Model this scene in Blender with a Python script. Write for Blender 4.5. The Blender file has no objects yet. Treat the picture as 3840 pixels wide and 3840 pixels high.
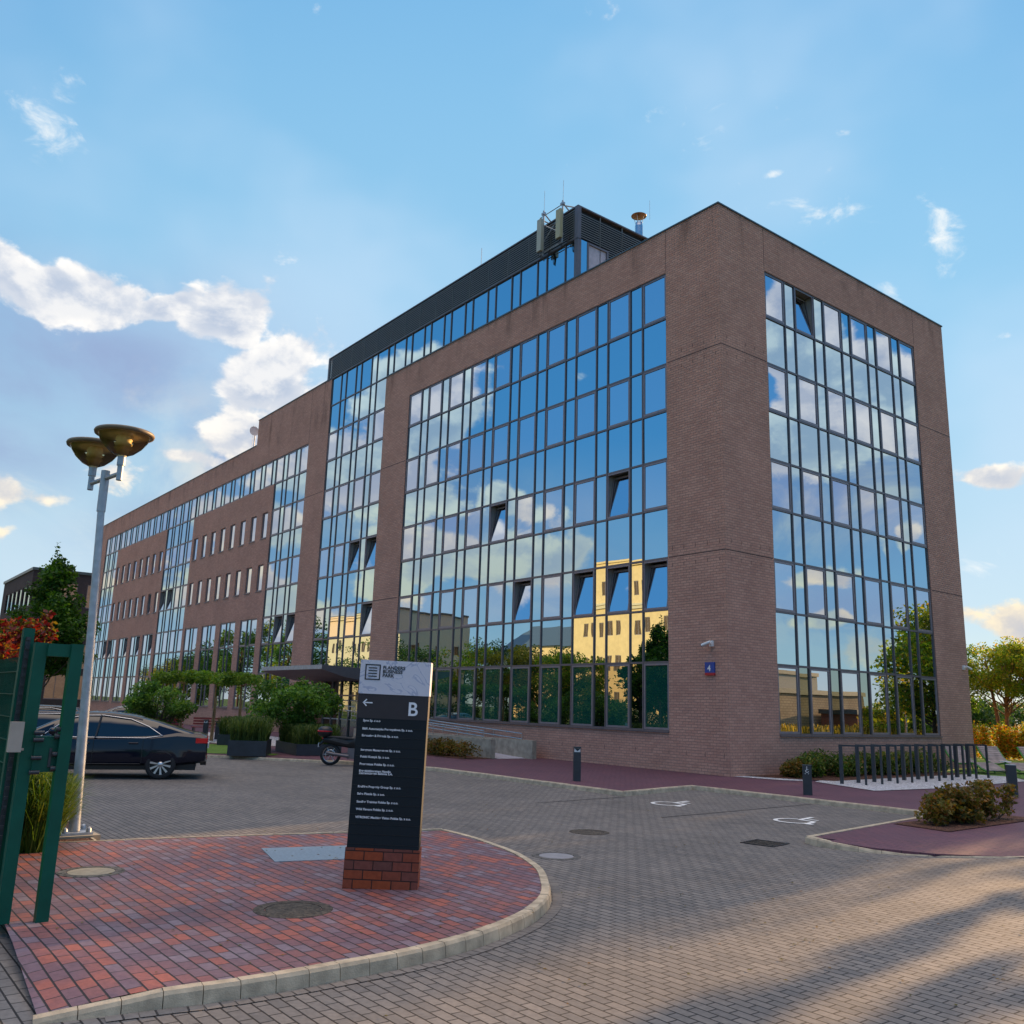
import bpy, bmesh, math, random
import numpy as np
from mathutils import Vector, Matrix
R=math.radians
sc=bpy.context.scene
C=sc.collection
rnd=random.Random(7)

# ------------------------------------------------------------------ mesh building
class MB:
    """collects faces (with material slots and metric uv) and links them as ONE mesh object"""
    def __init__(s): s.v=[]; s.f=[]; s.m=[]; s.uv=[]; s.sm=[]
    def face(s,pts,mi=0,uv=None,smooth=False):
        b=len(s.v); s.v+= [tuple(p) for p in pts]; s.f.append(tuple(range(b,b+len(pts)))); s.m.append(mi)
        if uv is None:
            n=Vector((0,0,0)); P=[Vector(p) for p in pts]
            for i in range(len(P)): n+=P[i].cross(P[(i+1)%len(P)])
            a=[abs(c) for c in n]; 
            if a[2]>=a[0] and a[2]>=a[1]: uv=[(p[0],p[1]) for p in P]
            elif a[0]>=a[1]: uv=[(p[1],p[2]) for p in P]
            else: uv=[(p[0],p[2]) for p in P]
        s.uv.append(uv); s.sm.append(smooth)
    def box(s,x0,y0,z0,x1,y1,z1,mi=0,skip='',M=None):
        c=[(x0,y0,z0),(x1,y0,z0),(x1,y1,z0),(x0,y1,z0),(x0,y0,z1),(x1,y0,z1),(x1,y1,z1),(x0,y1,z1)]
        if M is not None: c=[tuple(M@Vector(p)) for p in c]
        F={'b':(3,2,1,0),'t':(4,5,6,7),'f':(0,1,5,4),'r':(1,2,6,5),'k':(2,3,7,6),'l':(3,0,4,7)}
        for k,i in F.items():
            if k not in skip: s.face([c[j] for j in i],mi)
    def prism(s,poly,z0,z1,mi=0,top=True,bottom=False,mside=None):
        n=len(poly)
        a=sum(poly[i][0]*poly[(i+1)%n][1]-poly[(i+1)%n][0]*poly[i][1] for i in range(n))
        if a<0: poly=poly[::-1]
        if top: s.face([(p[0],p[1],z1) for p in poly],mi)
        if bottom: s.face([(p[0],p[1],z0) for p in poly[::-1]],mi)
        for i in range(n):
            a,b=poly[i],poly[(i+1)%n]
            s.face([(a[0],a[1],z0),(b[0],b[1],z0),(b[0],b[1],z1),(a[0],a[1],z1)],mi if mside is None else mside)
    def loft(s,rings,mi=0,closed=True,cap=True,smooth=True,mis=None):
        n=len(rings[0]); b=len(s.v)
        for r in rings: s.v+=[tuple(p) for p in r]
        for i in range(len(rings)-1):
            for j in range(n if closed else n-1):
                k=(j+1)%n; f=(b+i*n+j,b+i*n+k,b+(i+1)*n+k,b+(i+1)*n+j)
                s.f.append(f); s.m.append(mi if mis is None else mis(i,j)); s.sm.append(smooth)
                s.uv.append([(s.v[q][0]+s.v[q][1],s.v[q][2]) for q in f])
        if cap:
            for r,fl in ((rings[0],True),(rings[-1],False)):
                s.face(r[::-1] if fl else r,mi)
    def tube(s,pts,rad,n=8,mi=0,smooth=True):
        P=[Vector(p) for p in pts]; rs=rad if isinstance(rad,(list,tuple)) else [rad]*len(P)
        rings=[]; up=None
        for i,p in enumerate(P):
            t=(P[min(i+1,len(P)-1)]-P[max(i-1,0)]).normalized()
            if up is None: up=t.orthogonal().normalized()
            else:
                up=(up-t*up.dot(t)); up=up.normalized() if up.length>1e-6 else t.orthogonal().normalized()
            w=t.cross(up); rings.append([p+(up*math.cos(a)+w*math.sin(a))*rs[i] for a in [2*math.pi*k/n for k in range(n)]])
        s.loft(rings,mi,smooth=smooth)
    def lathe(s,prof,c=(0,0,0),n=24,mi=0,smooth=True,axis='z',cap=False):
        rings=[]
        for r,h in prof:
            ring=[]
            for k in range(n):
                a=2*math.pi*k/n; x,y=r*math.cos(a),r*math.sin(a)
                p=(x,y,h) if axis=='z' else ((x,h,y) if axis=='y' else (h,x,y))
                ring.append((c[0]+p[0],c[1]+p[1],c[2]+p[2]))
            rings.append(ring)
        s.loft(rings,mi,cap=cap,smooth=smooth)
    def mesh(s,name,mats):
        me=bpy.data.meshes.new(name); me.from_pydata(s.v,[],s.f)
        for m in (mats if isinstance(mats,(list,tuple)) else [mats]): me.materials.append(m)
        me.polygons.foreach_set('material_index',s.m); me.polygons.foreach_set('use_smooth',s.sm)
        u=me.uv_layers.new(name='UVMap'); flat=[c for f in s.uv for p in f for c in p]; u.data.foreach_set('uv',flat)
        me.update(); return me
    def build(s,name,mats,parent=None,loc=None):
        o=bpy.data.objects.new(name,s.mesh(name,mats)); C.objects.link(o)
        if parent: o.parent=parent
        if loc: o.location=loc
        return o
def tag(o,label=None,cat=None,group=None,kind=None):
    if label: o['label']=label
    if cat: o['category']=cat
    if group: o['group']=group
    if kind: o['kind']=kind
    return o
def thing(name,label,cat,loc=(0,0,0),rz=0,group=None):
    o=bpy.data.objects.new(name,None); C.objects.link(o); o.empty_display_size=.2
    o.location=loc; o.rotation_euler=(0,0,rz); return tag(o,label,cat,group)
def dup(root,loc,rz=None,label=None,group=None,scale=None):
    def cp(o,par):
        c=o.copy(); C.objects.link(c)
        if par: c.parent=par
        for ch in kids.get(o.name,[]): cp(ch,c)
        return c
    kids={}
    for o in bpy.data.objects:
        if o.parent: kids.setdefault(o.parent.name,[]).append(o)
    c=cp(root,None); c.location=loc
    if rz is not None: c.rotation_euler=(0,0,rz)
    if scale: c.scale=(scale,)*3 if not isinstance(scale,tuple) else scale
    if label: c['label']=label
    if group: c['group']=group
    return c

# ------------------------------------------------------------------ materials
def srgb(h):
    h=h.lstrip('#'); c=[int(h[i:i+2],16)/255 for i in (0,2,4)]
    return tuple((x/12.92 if x<=.04045 else ((x+.055)/1.055)**2.4) for x in c)
def newmat(name):
    m=bpy.data.materials.new(name); m.use_nodes=True; nt=m.node_tree; nt.nodes.clear()
    out=nt.nodes.new('ShaderNodeOutputMaterial'); return m,nt,out
def N(nt,t,**k):
    n=nt.nodes.new(t)
    for a,b in k.items():
        if a in n.inputs: n.inputs[a].default_value=b
        else: setattr(n,a,b)
    return n
def L(nt,a,b): nt.links.new(a,b)
def pbsdf(nt,out,color=(.5,.5,.5),rough=.5,metal=0,spec=.5,coat=0):
    p=N(nt,'ShaderNodeBsdfPrincipled'); p.inputs['Base Color'].default_value=(*color,1); p.inputs['Roughness'].default_value=rough
    p.inputs['Metallic'].default_value=metal; p.inputs['Specular IOR Level'].default_value=spec; p.inputs['Coat Weight'].default_value=coat
    if coat: p.inputs['Coat Roughness'].default_value=.04
    L(nt,p.outputs[0],out.inputs[0]); return p
def simple(name,color,rough=.5,metal=0,spec=.5,coat=0,var=.12,scale=6,bump=0):
    """plain paint / metal / plastic with slight procedural unevenness"""
    m,nt,out=newmat(name); p=pbsdf(nt,out,color,rough,metal,spec,coat)
    tc=N(nt,'ShaderNodeTexCoord'); no=N(nt,'ShaderNodeTexNoise',Scale=scale,Detail=5.0); L(nt,tc.outputs['Object'],no.inputs['Vector'])
    if var:
        mp=N(nt,'ShaderNodeMapRange'); mp.inputs['From Min'].default_value=.3; mp.inputs['From Max'].default_value=.7
        mp.inputs['To Min'].default_value=1-var; mp.inputs['To Max'].default_value=1+var; L(nt,no.outputs['Fac'],mp.inputs[0])
        mx=N(nt,'ShaderNodeVectorMath',operation='SCALE'); mx.inputs[0].default_value=color; L(nt,mp.outputs[0],mx.inputs['Scale']); L(nt,mx.outputs[0],p.inputs['Base Color'])
        mr=N(nt,'ShaderNodeMapRange'); mr.inputs['To Min'].default_value=max(rough-.08,0); mr.inputs['To Max'].default_value=min(rough+.1,1); L(nt,no.outputs['Fac'],mr.inputs[0]); L(nt,mr.outputs[0],p.inputs['Roughness'])
    if bump:
        b=N(nt,'ShaderNodeBump',Strength=1.0,Distance=bump); n2=N(nt,'ShaderNodeTexNoise',Scale=scale*12,Detail=4.0); L(nt,tc.outputs['Object'],n2.inputs['Vector']); L(nt,n2.outputs['Fac'],b.inputs['Height']); L(nt,b.outputs[0],p.inputs['Normal'])
    return m
def ramp(nt,fac,stops,interp='LINEAR'):
    r=N(nt,'ShaderNodeValToRGB'); e=r.color_ramp.elements; r.color_ramp.interpolation=interp
    while len(e)<len(stops): e.new(.5)
    for i,(p,c) in enumerate(stops): e[i].position=p; e[i].color=(*c,1)
    L(nt,fac,r.inputs[0]); return r.outputs[0]
def mixc(nt,f,a,b,mode='MIX'):
    m=N(nt,'ShaderNodeMix',data_type='RGBA',blend_type=mode)
    for s,v in ((m.inputs[0],f),(m.inputs[6],a),(m.inputs[7],b)):
        if isinstance(v,(int,float)): s.default_value=v
        elif isinstance(v,tuple): s.default_value=(*v,1)
        else: L(nt,v,s)
    return m.outputs[2]
def maprange(nt,v,a,b,c=0,d=1,smooth=False):
    m=N(nt,'ShaderNodeMapRange'); 
    if smooth: m.interpolation_type='SMOOTHSTEP'
    for i,x in ((1,a),(2,b),(3,c),(4,d)): m.inputs[i].default_value=x
    L(nt,v,m.inputs[0]); return m.outputs[0]
def brickmat(name,c1,c2,mortar,bw,bh,msize=.008,rough=.85,bump=.004,stain=.18,patch=None,soot=None,off=.5,rot=0,uneven=.0,spec=.3,longj=0,spots=0,cluster=0):
    m,nt,out=newmat(name); p=pbsdf(nt,out,c1,rough,spec=spec)
    uv=N(nt,'ShaderNodeUVMap'); vec=uv.outputs[0]
    if rot:
        mp=N(nt,'ShaderNodeMapping'); mp.inputs['Rotation'].default_value=(0,0,rot); L(nt,vec,mp.inputs[0]); vec=mp.outputs[0]
    if uneven:
        nz=N(nt,'ShaderNodeTexNoise',Scale=.9,Detail=2.0); L(nt,vec,nz.inputs['Vector']); s=N(nt,'ShaderNodeVectorMath',operation='SCALE'); s.inputs['Scale'].default_value=uneven
        sb=N(nt,'ShaderNodeVectorMath',operation='SUBTRACT'); sb.inputs[1].default_value=(.5,.5,.5); L(nt,nz.outputs['Color'],sb.inputs[0]); L(nt,sb.outputs[0],s.inputs[0])
        ad=N(nt,'ShaderNodeVectorMath',operation='ADD'); L(nt,vec,ad.inputs[0]); L(nt,s.outputs[0],ad.inputs[1]); vec=ad.outputs[0]
    b=N(nt,'ShaderNodeTexBrick',Scale=1.0); b.offset=off
    b.inputs['Mortar Size'].default_value=msize; b.inputs['Mortar Smooth'].default_value=.25; b.inputs['Brick Width'].default_value=bw; b.inputs['Row Height'].default_value=bh; b.inputs['Bias'].default_value=0
    b.inputs['Color1'].default_value=(0,0,0,1); b.inputs['Color2'].default_value=(1,1,1,1); b.inputs['Mortar'].default_value=(.5,.5,.5,1); L(nt,vec,b.inputs['Vector'])
    stops=[(0,c1),(1,c2)] if patch is None else patch
    fac=b.outputs['Color']
    if cluster:
        cn=N(nt,'ShaderNodeTexNoise',Scale=1.1,Detail=3.0); L(nt,vec,cn.inputs['Vector']); cf=maprange(nt,cn.outputs['Fac'],.3,.7,cluster,-cluster)
        ca=N(nt,'ShaderNodeMath',operation='ADD',use_clamp=True); L(nt,fac,ca.inputs[0]); L(nt,cf,ca.inputs[1]); fac=ca.outputs[0]
    col=ramp(nt,fac,stops)
    big=N(nt,'ShaderNodeTexNoise',Scale=.55,Detail=6.0,Roughness=.65); L(nt,vec,big.inputs['Vector'])
    f=maprange(nt,big.outputs['Fac'],.3,.7,1-stain,1+stain)
    fine=N(nt,'ShaderNodeTexNoise',Scale=22.0,Detail=4.0); L(nt,vec,fine.inputs['Vector']); f2=maprange(nt,fine.outputs['Fac'],.3,.7,.86,1.14)
    mu=N(nt,'ShaderNodeMath',operation='MULTIPLY'); L(nt,f,mu.inputs[0]); L(nt,f2,mu.inputs[1])
    col=mixc(nt,b.outputs['Fac'],col,mortar)
    if longj:   # the wider, dirt filled joints between the courses
        sy=N(nt,'ShaderNodeSeparateXYZ'); L(nt,vec,sy.inputs[0]); dv=N(nt,'ShaderNodeMath',operation='DIVIDE'); L(nt,sy.outputs[1],dv.inputs[0]); dv.inputs[1].default_value=bh
        pg_=N(nt,'ShaderNodeMath',operation='PINGPONG'); L(nt,dv.outputs[0],pg_.inputs[0]); pg_.inputs[1].default_value=.5
        jn=maprange(nt,pg_.outputs[0],longj*.5,longj,1,0); col=mixc(nt,jn,col,tuple(x*.6 for x in mortar))
    if spots:   # worn tracks, oil and damp patches
        s1=N(nt,'ShaderNodeTexNoise',Scale=.33,Detail=9.0,Roughness=.72); L(nt,vec,s1.inputs['Vector']); sf=maprange(nt,s1.outputs['Fac'],.56,.70,0,spots,True); col=mixc(nt,sf,col,tuple(x*.45 for x in c2))
        s2=N(nt,'ShaderNodeTexVoronoi',Scale=1.3,Randomness=1.0); L(nt,vec,s2.inputs['Vector']); sg=maprange(nt,s2.outputs['Distance'],.03,.07,spots,0,True); col=mixc(nt,sg,col,tuple(x*.5 for x in c2))
    if soot:   # run-off dirt: vertical streaks below the coping and round the openings
        z0,z1=soot; sep=N(nt,'ShaderNodeSeparateXYZ'); L(nt,vec,sep.inputs[0]); hz=maprange(nt,sep.outputs[1],z0,z1,0,1,True)
        mp2=N(nt,'ShaderNodeMapping'); mp2.inputs['Scale'].default_value=(.9,.16,1); L(nt,vec,mp2.inputs[0]); sn=N(nt,'ShaderNodeTexNoise',Scale=1.2,Detail=7.0,Roughness=.7); L(nt,mp2.outputs[0],sn.inputs['Vector'])
        st=maprange(nt,sn.outputs['Fac'],.5,.68,0,1,True); k=N(nt,'ShaderNodeMath',operation='MULTIPLY'); L(nt,hz,k.inputs[0]); L(nt,st,k.inputs[1])
        k2=N(nt,'ShaderNodeMath',operation='MULTIPLY'); L(nt,k.outputs[0],k2.inputs[0]); k2.inputs[1].default_value=.7; col=mixc(nt,k2.outputs[0],col,tuple(x*.35 for x in c1))
    sc_=N(nt,'ShaderNodeVectorMath',operation='SCALE'); L(nt,col,sc_.inputs[0]); L(nt,mu.outputs[0],sc_.inputs['Scale']); L(nt,sc_.outputs[0],p.inputs['Base Color'])
    bm=N(nt,'ShaderNodeBump',Strength=1.0,Distance=bump); inv=N(nt,'ShaderNodeMath',operation='SUBTRACT'); inv.inputs[0].default_value=1; L(nt,b.outputs['Fac'],inv.inputs[1])
    hh=N(nt,'ShaderNodeMath',operation='MULTIPLY_ADD'); L(nt,fine.outputs['Fac'],hh.inputs[0]); hh.inputs[1].default_value=.35; L(nt,inv.outputs[0],hh.inputs[2]); L(nt,hh.outputs[0],bm.inputs['Height']); L(nt,bm.outputs[0],p.inputs['Normal'])
    return m
def glassmat(name,tint,inner,refl=.8,wave=.0006,wscale=.9):
    """coated facade glass: a dark room behind a strong mirror layer, slightly wavy"""
    m,nt,out=newmat(name); d=N(nt,'ShaderNodeBsdfDiffuse'); d.inputs[0].default_value=(*inner,1)
    g=N(nt,'ShaderNodeBsdfGlossy',Roughness=0.0); g.inputs[0].default_value=(*tint,1)
    lw=N(nt,'ShaderNodeLayerWeight',Blend=.35); f=maprange(nt,lw.outputs['Fresnel'],0,1,refl,1)
    mx=N(nt,'ShaderNodeMixShader'); L(nt,f,mx.inputs[0]); L(nt,d.outputs[0],mx.inputs[1]); L(nt,g.outputs[0],mx.inputs[2]); L(nt,mx.outputs[0],out.inputs[0])
    geo=N(nt,'ShaderNodeNewGeometry'); n=N(nt,'ShaderNodeTexNoise',Scale=wscale,Detail=1.0); L(nt,geo.outputs['Position'],n.inputs['Vector'])
    b=N(nt,'ShaderNodeBump',Strength=1.0,Distance=wave); L(nt,n.outputs['Fac'],b.inputs['Height']); L(nt,b.outputs[0],g.inputs['Normal'])
    return m
def leafmat(name,stops,trans=.35,rough=.55):
    m,nt,out=newmat(name); geo=N(nt,'ShaderNodeNewGeometry'); col=ramp(nt,geo.outputs['Random Per Island'],stops)
    no=N(nt,'ShaderNodeTexNoise',Scale=.8,Detail=2.0); L(nt,geo.outputs['Position'],no.inputs['Vector']); f=maprange(nt,no.outputs['Fac'],.3,.7,.65,1.35)
    s=N(nt,'ShaderNodeVectorMath',operation='SCALE'); L(nt,col,s.inputs[0]); L(nt,f,s.inputs['Scale'])
    p=N(nt,'ShaderNodeBsdfPrincipled',Roughness=rough); p.inputs['Specular IOR Level'].default_value=.3; L(nt,s.outputs[0],p.inputs['Base Color'])
    t=N(nt,'ShaderNodeBsdfTranslucent'); s2=N(nt,'ShaderNodeVectorMath',operation='MULTIPLY'); s2.inputs[1].default_value=(1.7,1.6,.7); L(nt,s.outputs[0],s2.inputs[0]); L(nt,s2.outputs[0],t.inputs[0])
    mx=N(nt,'ShaderNodeMixShader'); mx.inputs[0].default_value=trans; L(nt,p.outputs[0],mx.inputs[1]); L(nt,t.outputs[0],mx.inputs[2]); L(nt,mx.outputs[0],out.inputs[0]); return m

M={}
M['brick']=brickmat('facing brick',(.57,.315,.232),(.48,.25,.185),(.30,.19,.15),.25,.0875,.009,soot=(17.4,19.2),stain=.12,bump=.005)
M['brick_dark']=brickmat('dark brown brick',(.075,.05,.05),(.055,.038,.04),(.04,.03,.03),.25,.085,.01)
M['cap']=simple('coping metal',(.10,.115,.11),.4,.6)
M['frame']=simple('bronze grey aluminium',(.15,.132,.14),.42,.35,var=.08)
M['sash']=simple('window sash aluminium',(.25,.22,.235),.4,.3,var=.08)
M['reveal']=simple('pale inner reveal',(.32,.31,.29),.7)
M['glass']=glassmat('reflective glass',(.52,.70,.78),(.004,.007,.01),.86,.0011)
M['glass_open']=glassmat('sash glass',(.66,.72,.80),(.01,.012,.016),.86,.0008)
M['glass_low']=glassmat('ground floor glass',(.55,.66,.62),(.003,.004,.004),.55,.0012)
M['glass_blind']=glassmat('glass over green blinds',(.6,.68,.62),(.012,.10,.075),.42,.0012)
M['dark']=simple('dark void',(.006,.006,.008),.8,var=0)
M['louvre']=simple('louvre blades',(.19,.20,.20),.45,.3)
M['panel']=simple('pale grey panel',(.42,.40,.46),.5)
M['white']=simple('white paint',(.75,.75,.74),.5)
M['concrete']=simple('concrete',(.36,.31,.24),.9,var=.25,scale=5,bump=.003)
M['kerb']=simple('kerb concrete',(.43,.36,.26),.92,var=.3,scale=7,bump=.003)
M['steel']=simple('brushed steel',(.55,.55,.56),.22,1,var=.06)
M['galv']=simple('galvanised steel',(.40,.42,.45),.5,.55,var=.2,scale=9)
M['anthracite']=simple('anthracite paint',(.028,.034,.042),.4,.0,var=.15)
M['black']=simple('black plastic',(.012,.012,.014),.45)
M['rubber']=simple('rubber',(.018,.018,.02),.85)
M['green']=simple('green powder coat',(.003,.085,.055),.45,.0,spec=.25,var=.15,scale=4)
M['wood']=simple('stake wood',(.36,.21,.09),.8,var=.3)
M['bark']=simple('bark',(.16,.105,.065),.9,var=.35,scale=8,bump=.01)
M['bark_dark']=simple('dark bark',(.06,.045,.035),.9,var=.35,scale=8,bump=.01)
M['mulch']=None
M['paver']=brickmat('grey block paving',(.195,.177,.163),(.138,.130,.126),(.033,.03,.03),.2,.1,.007,bump=.006,stain=.16,uneven=.02,spec=.35,rough=.8,longj=.075,spots=.5)
M['paver_red']=brickmat('red block paving',(.3,.07,.05),(.09,.06,.085),(.02,.014,.02),.2,.112,.006,bump=.006,stain=.15,uneven=.02,rough=.62,spec=.4,longj=.085,spots=.35,cluster=.28,
    patch=[(0,(.31,.095,.07)),(.15,(.245,.088,.08)),(.4,(.185,.085,.095)),(.75,(.15,.09,.115)),(1,(.20,.15,.185))])
M['paver_plum']=brickmat('plum block paving',(.135,.052,.072),(.10,.043,.066),(.04,.02,.03),.2,.1,.006,bump=.004,stain=.14,rough=.65,spec=.4)
M['brick_base']=brickmat('plinth brick',(.30,.075,.035),(.16,.06,.05),(.045,.02,.018),.2,.093,.006,bump=.004,rough=.7,patch=[(0,(.36,.07,.02)),(.45,(.24,.065,.045)),(1,(.15,.06,.05))])
# ------------------------------------------------------------------ camera, sun, sky
SUN_AZ,SUN_EL=97.0,10.0
cam=bpy.data.cameras.new('camera'); cam.sensor_width=36; cam.sensor_height=36; cam.lens=3348.254/3840*36; cam.clip_end=3000; cam.clip_start=.05
co=bpy.data.objects.new('camera',cam); C.objects.link(co); sc.camera=co
_y,_p,_r=2.4847,.2144,-.0300
fw=Vector((math.cos(_y),math.sin(_y),0)); rt=Vector((math.sin(_y),-math.cos(_y),0)); up=Vector((0,0,1))
F=fw*math.cos(_p)+up*math.sin(_p); U=-fw*math.sin(_p)+up*math.cos(_p)
cr,sr=math.cos(-_r),math.sin(-_r)
Rr=rt*cr+U*sr*1.0; Uu=-rt*sr+U*cr
mw=Matrix((Rr,Uu,-F)).transposed().to_4x4(); mw.translation=(17.9772,-22.4801,1.9707); co.matrix_world=mw
CAM=Vector((17.9772,-22.4801,1.9707))

sun=bpy.data.lights.new('sun','SUN'); sun.energy=5.0; sun.angle=R(.5); sun.color=(1,.62,.30)
so=bpy.data.objects.new('sun',sun); C.objects.link(so)
sd=Vector((math.cos(R(SUN_AZ))*math.cos(R(SUN_EL)),math.sin(R(SUN_AZ))*math.cos(R(SUN_EL)),math.sin(R(SUN_EL))))
so.rotation_euler=sd.to_track_quat('Z','Y').to_euler(); so.location=sd*100

w=bpy.data.worlds.new('World'); sc.world=w; w.use_nodes=True; nt=w.node_tree; nt.nodes.clear()
wo=N(nt,'ShaderNodeOutputWorld'); bg=N(nt,'ShaderNodeBackground'); L(nt,bg.outputs[0],wo.inputs[0])
sky=N(nt,'ShaderNodeTexSky'); sky.sky_type='NISHITA'; sky.sun_disc=False; sky.sun_elevation=R(SUN_EL); sky.sun_rotation=R(90-SUN_AZ); sky.air_density=1.0; sky.dust_density=.1; sky.ozone_density=2.2; sky.altitude=100
def mth(op,a,b=None,c=None,cl=False):
    n=N(nt,'ShaderNodeMath',operation=op,use_clamp=cl)
    for i,v in enumerate((a,b,c)):
        if v is None: continue
        if isinstance(v,(int,float)): n.inputs[i].default_value=v
        else: L(nt,v,n.inputs[i])
    return n.outputs[0]
tc=N(nt,'ShaderNodeTexCoord'); dirv=tc.outputs['Generated']
nrm=N(nt,'ShaderNodeVectorMath',operation='NORMALIZE'); L(nt,dirv,nrm.inputs[0]); dirv=nrm.outputs[0]
sx=N(nt,'ShaderNodeSeparateXYZ'); L(nt,dirv,sx.inputs[0])
az=mth('MULTIPLY',mth('ARCTAN2',sx.outputs[1],sx.outputs[0]),57.2958)
el=mth('MULTIPLY',mth('ARCSINE',sx.outputs[2]),57.2958)
# slow warp so that the cloud banks do not keep elliptical outlines
wn=N(nt,'ShaderNodeTexNoise',Scale=5.0,Detail=3.0); L(nt,dirv,wn.inputs['Vector']); wsep=N(nt,'ShaderNodeSeparateColor'); L(nt,wn.outputs['Color'],wsep.inputs[0])
azw=mth('ADD',az,mth('MULTIPLY',mth('SUBTRACT',wsep.outputs[0],.5),9.0)); elw=mth('ADD',el,mth('MULTIPLY',mth('SUBTRACT',wsep.outputs[1],.5),6.0))
def blob(a0,e0,wa,we,amp,tilt=0):
    da=mth('SUBTRACT',azw,a0)
    if a0>180: da=mth('SUBTRACT',azw,a0-360)
    de=mth('SUBTRACT',elw,e0)
    if tilt: de=mth('SUBTRACT',de,mth('MULTIPLY',da,tilt))
    q=mth('ADD',mth('POWER',mth('ABSOLUTE',mth('DIVIDE',da,wa)),2.0),mth('POWER',mth('ABSOLUTE',mth('DIVIDE',de,we)),2.0))
    return mth('MULTIPLY',mth('POWER',2.71828,mth('MULTIPLY',q,-1.0)),amp)
def vscale(v,k,off=(0,0,0)):
    a=N(nt,'ShaderNodeVectorMath',operation='MULTIPLY_ADD'); a.inputs[1].default_value=(k,k,k*1.5); a.inputs[2].default_value=off; L(nt,v,a.inputs[0]); return a.outputs[0]
def fbm(v,scale,detail,rough,dist=0.0):
    n=N(nt,'ShaderNodeTexNoise',Scale=scale,Detail=detail,Roughness=rough,Distortion=dist); L(nt,v,n.inputs['Vector']); return n.outputs['Fac']
v1=vscale(dirv,1.0); v2=vscale(dirv,1.0,(-.006,.010,.022))
n1=fbm(v1,10.0,12.0,.56,.15); n2=fbm(v2,10.0,12.0,.56,.15)
blobs=[ # az, el, width az, width el, amplitude, tilt ; measured sky of the photograph
 (177,23.6,6,2.0,1.1,.03),(170.5,23.0,5,1.7,1.1,0),(165.6,22.6,2.8,1.0,.95,-.1),(160.8,22.2,3.2,1.7,1.1,-.1),(157.8,19.6,3.8,3.4,1.35,-.4),(154.6,16.6,3.4,3.4,1.35,-.3),(159,16,3.6,2.8,1.15,0),
 (163,13.4,2.6,.9,.66,.1),(158.5,13,4,1.6,.85,0),(174,10.8,4.5,.8,.85,0),(175,8.8,2.2,.5,.75,0),(177,5.8,3.2,.9,.8,0),(167,12,5,1,.55,0),
 (151.6,27.0,1.6,.9,.5,.3),(112,13.8,2.0,.9,.95,0),(112.5,6.0,4,1.6,.9,0),(151,22,1.5,.7,.5,0),(135,3,10,1.5,.6,0),(190,30,4,3,.7,0),
 # sky behind the photographer, seen in the glass
 (-147.5,18.6,4.2,4.2,1.35,.2),(-151,14.5,7,3.2,1.3,0),(-142.5,13.6,2.2,1.7,1.1,0),(-143,9.4,6.5,2.2,1.3,.0),(-149,9.3,4,2.4,1.1,0),(-158,10.5,5,2.2,1.05,.1),(-158,6,8,1.4,.85,0),(-135,7.2,5,.9,.85,0),(-161,17,4,2.0,.9,0),(-170,13,6,2.5,.9,0),(-170,7,9,1.8,.9,0),
 (56.0,22.5,3.0,4.2,1.3,-.3),(59.5,19.3,4.2,3.0,1.4,-.3),(57,16.3,5.5,2.8,1.35,0),(62,15.5,3,1.8,1.0,0),(56.3,8.2,2.6,1.0,1.0,0),(61.5,10,1.6,1.0,.9,0),(55.6,5.6,1.8,.8,.9,0),(60,4.2,8,1.0,.7,0),(20,14,14,5,.8,0),(-60,16,18,6,.7,0),(-100,14,14,5,.7,0)]
cov=None
for b in blobs:
    q=blob(*b); cov=q if cov is None else mth('MAXIMUM',cov,q)
def field(n): return mth('ADD',cov,mth('MULTIPLY',mth('SUBTRACT',n,.50),2.3))
f1=field(n1); dens=maprange(nt,f1,.44,.68,0,1,True)
lit=maprange(nt,mth('SUBTRACT',n1,n2),-.06,.12,0,1,True)
thick=maprange(nt,f1,.60,1.10,0,1,True)
rim=mth('SUBTRACT',1.0,thick)
br=mth('ADD',mth('MULTIPLY',rim,.34),mth('MULTIPLY',lit,.72),cl=True)
lowwarm=maprange(nt,el,4,20,1,0,True)
hiC=mixc(nt,lowwarm,(1.0,.97,.93),(1.0,.86,.62)); loC=mixc(nt,lowwarm,(.46,.54,.68),(.56,.56,.60))
cc=mixc(nt,br,loC,hiC)
cs=N(nt,'ShaderNodeVectorMath',operation='SCALE'); L(nt,cc,cs.inputs[0]); CLOUD=cs.inputs['Scale']; CLOUD.default_value=.56
sk=N(nt,'ShaderNodeVectorMath',operation='SCALE'); hs=N(nt,'ShaderNodeHueSaturation',Saturation=1.12); L(nt,sky.outputs[0],hs.inputs['Color']); L(nt,hs.outputs[0],sk.inputs[0]); sk.inputs['Scale'].default_value=.06
haze=fbm(v1,2.2,4.0,.5); hz=mth('MULTIPLY',maprange(nt,haze,.40,.66,0,1,True),.48)
sunny=maprange(nt,mth('ADD',mth('MULTIPLY',sx.outputs[0],math.cos(R(140))),mth('MULTIPLY',sx.outputs[1],math.sin(R(140)))),.30,.85,0,1,True)
g1=ramp(nt,maprange(nt,el,0,45),[(0,(.43,.46,.44)),(.12,(.32,.42,.47)),(.45,(.20,.375,.51)),(1,(.135,.315,.50))])
g2=ramp(nt,maprange(nt,el,0,45),[(0,(.36,.40,.42)),(.12,(.20,.32,.44)),(.38,(.052,.21,.43)),(1,(.030,.15,.37))])
grad=mixc(nt,sunny,g2,g1)
skb=mixc(nt,.82,sk.outputs[0],grad)
skc=mixc(nt,mth('MULTIPLY',hz,sunny),skb,(.34,.42,.51))
skc=mixc(nt,maprange(nt,el,47,66,0,1,True),skc,(1.30,1.12,1.0))  # bright warm zenith added above the view to raise the ambient light
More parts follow.
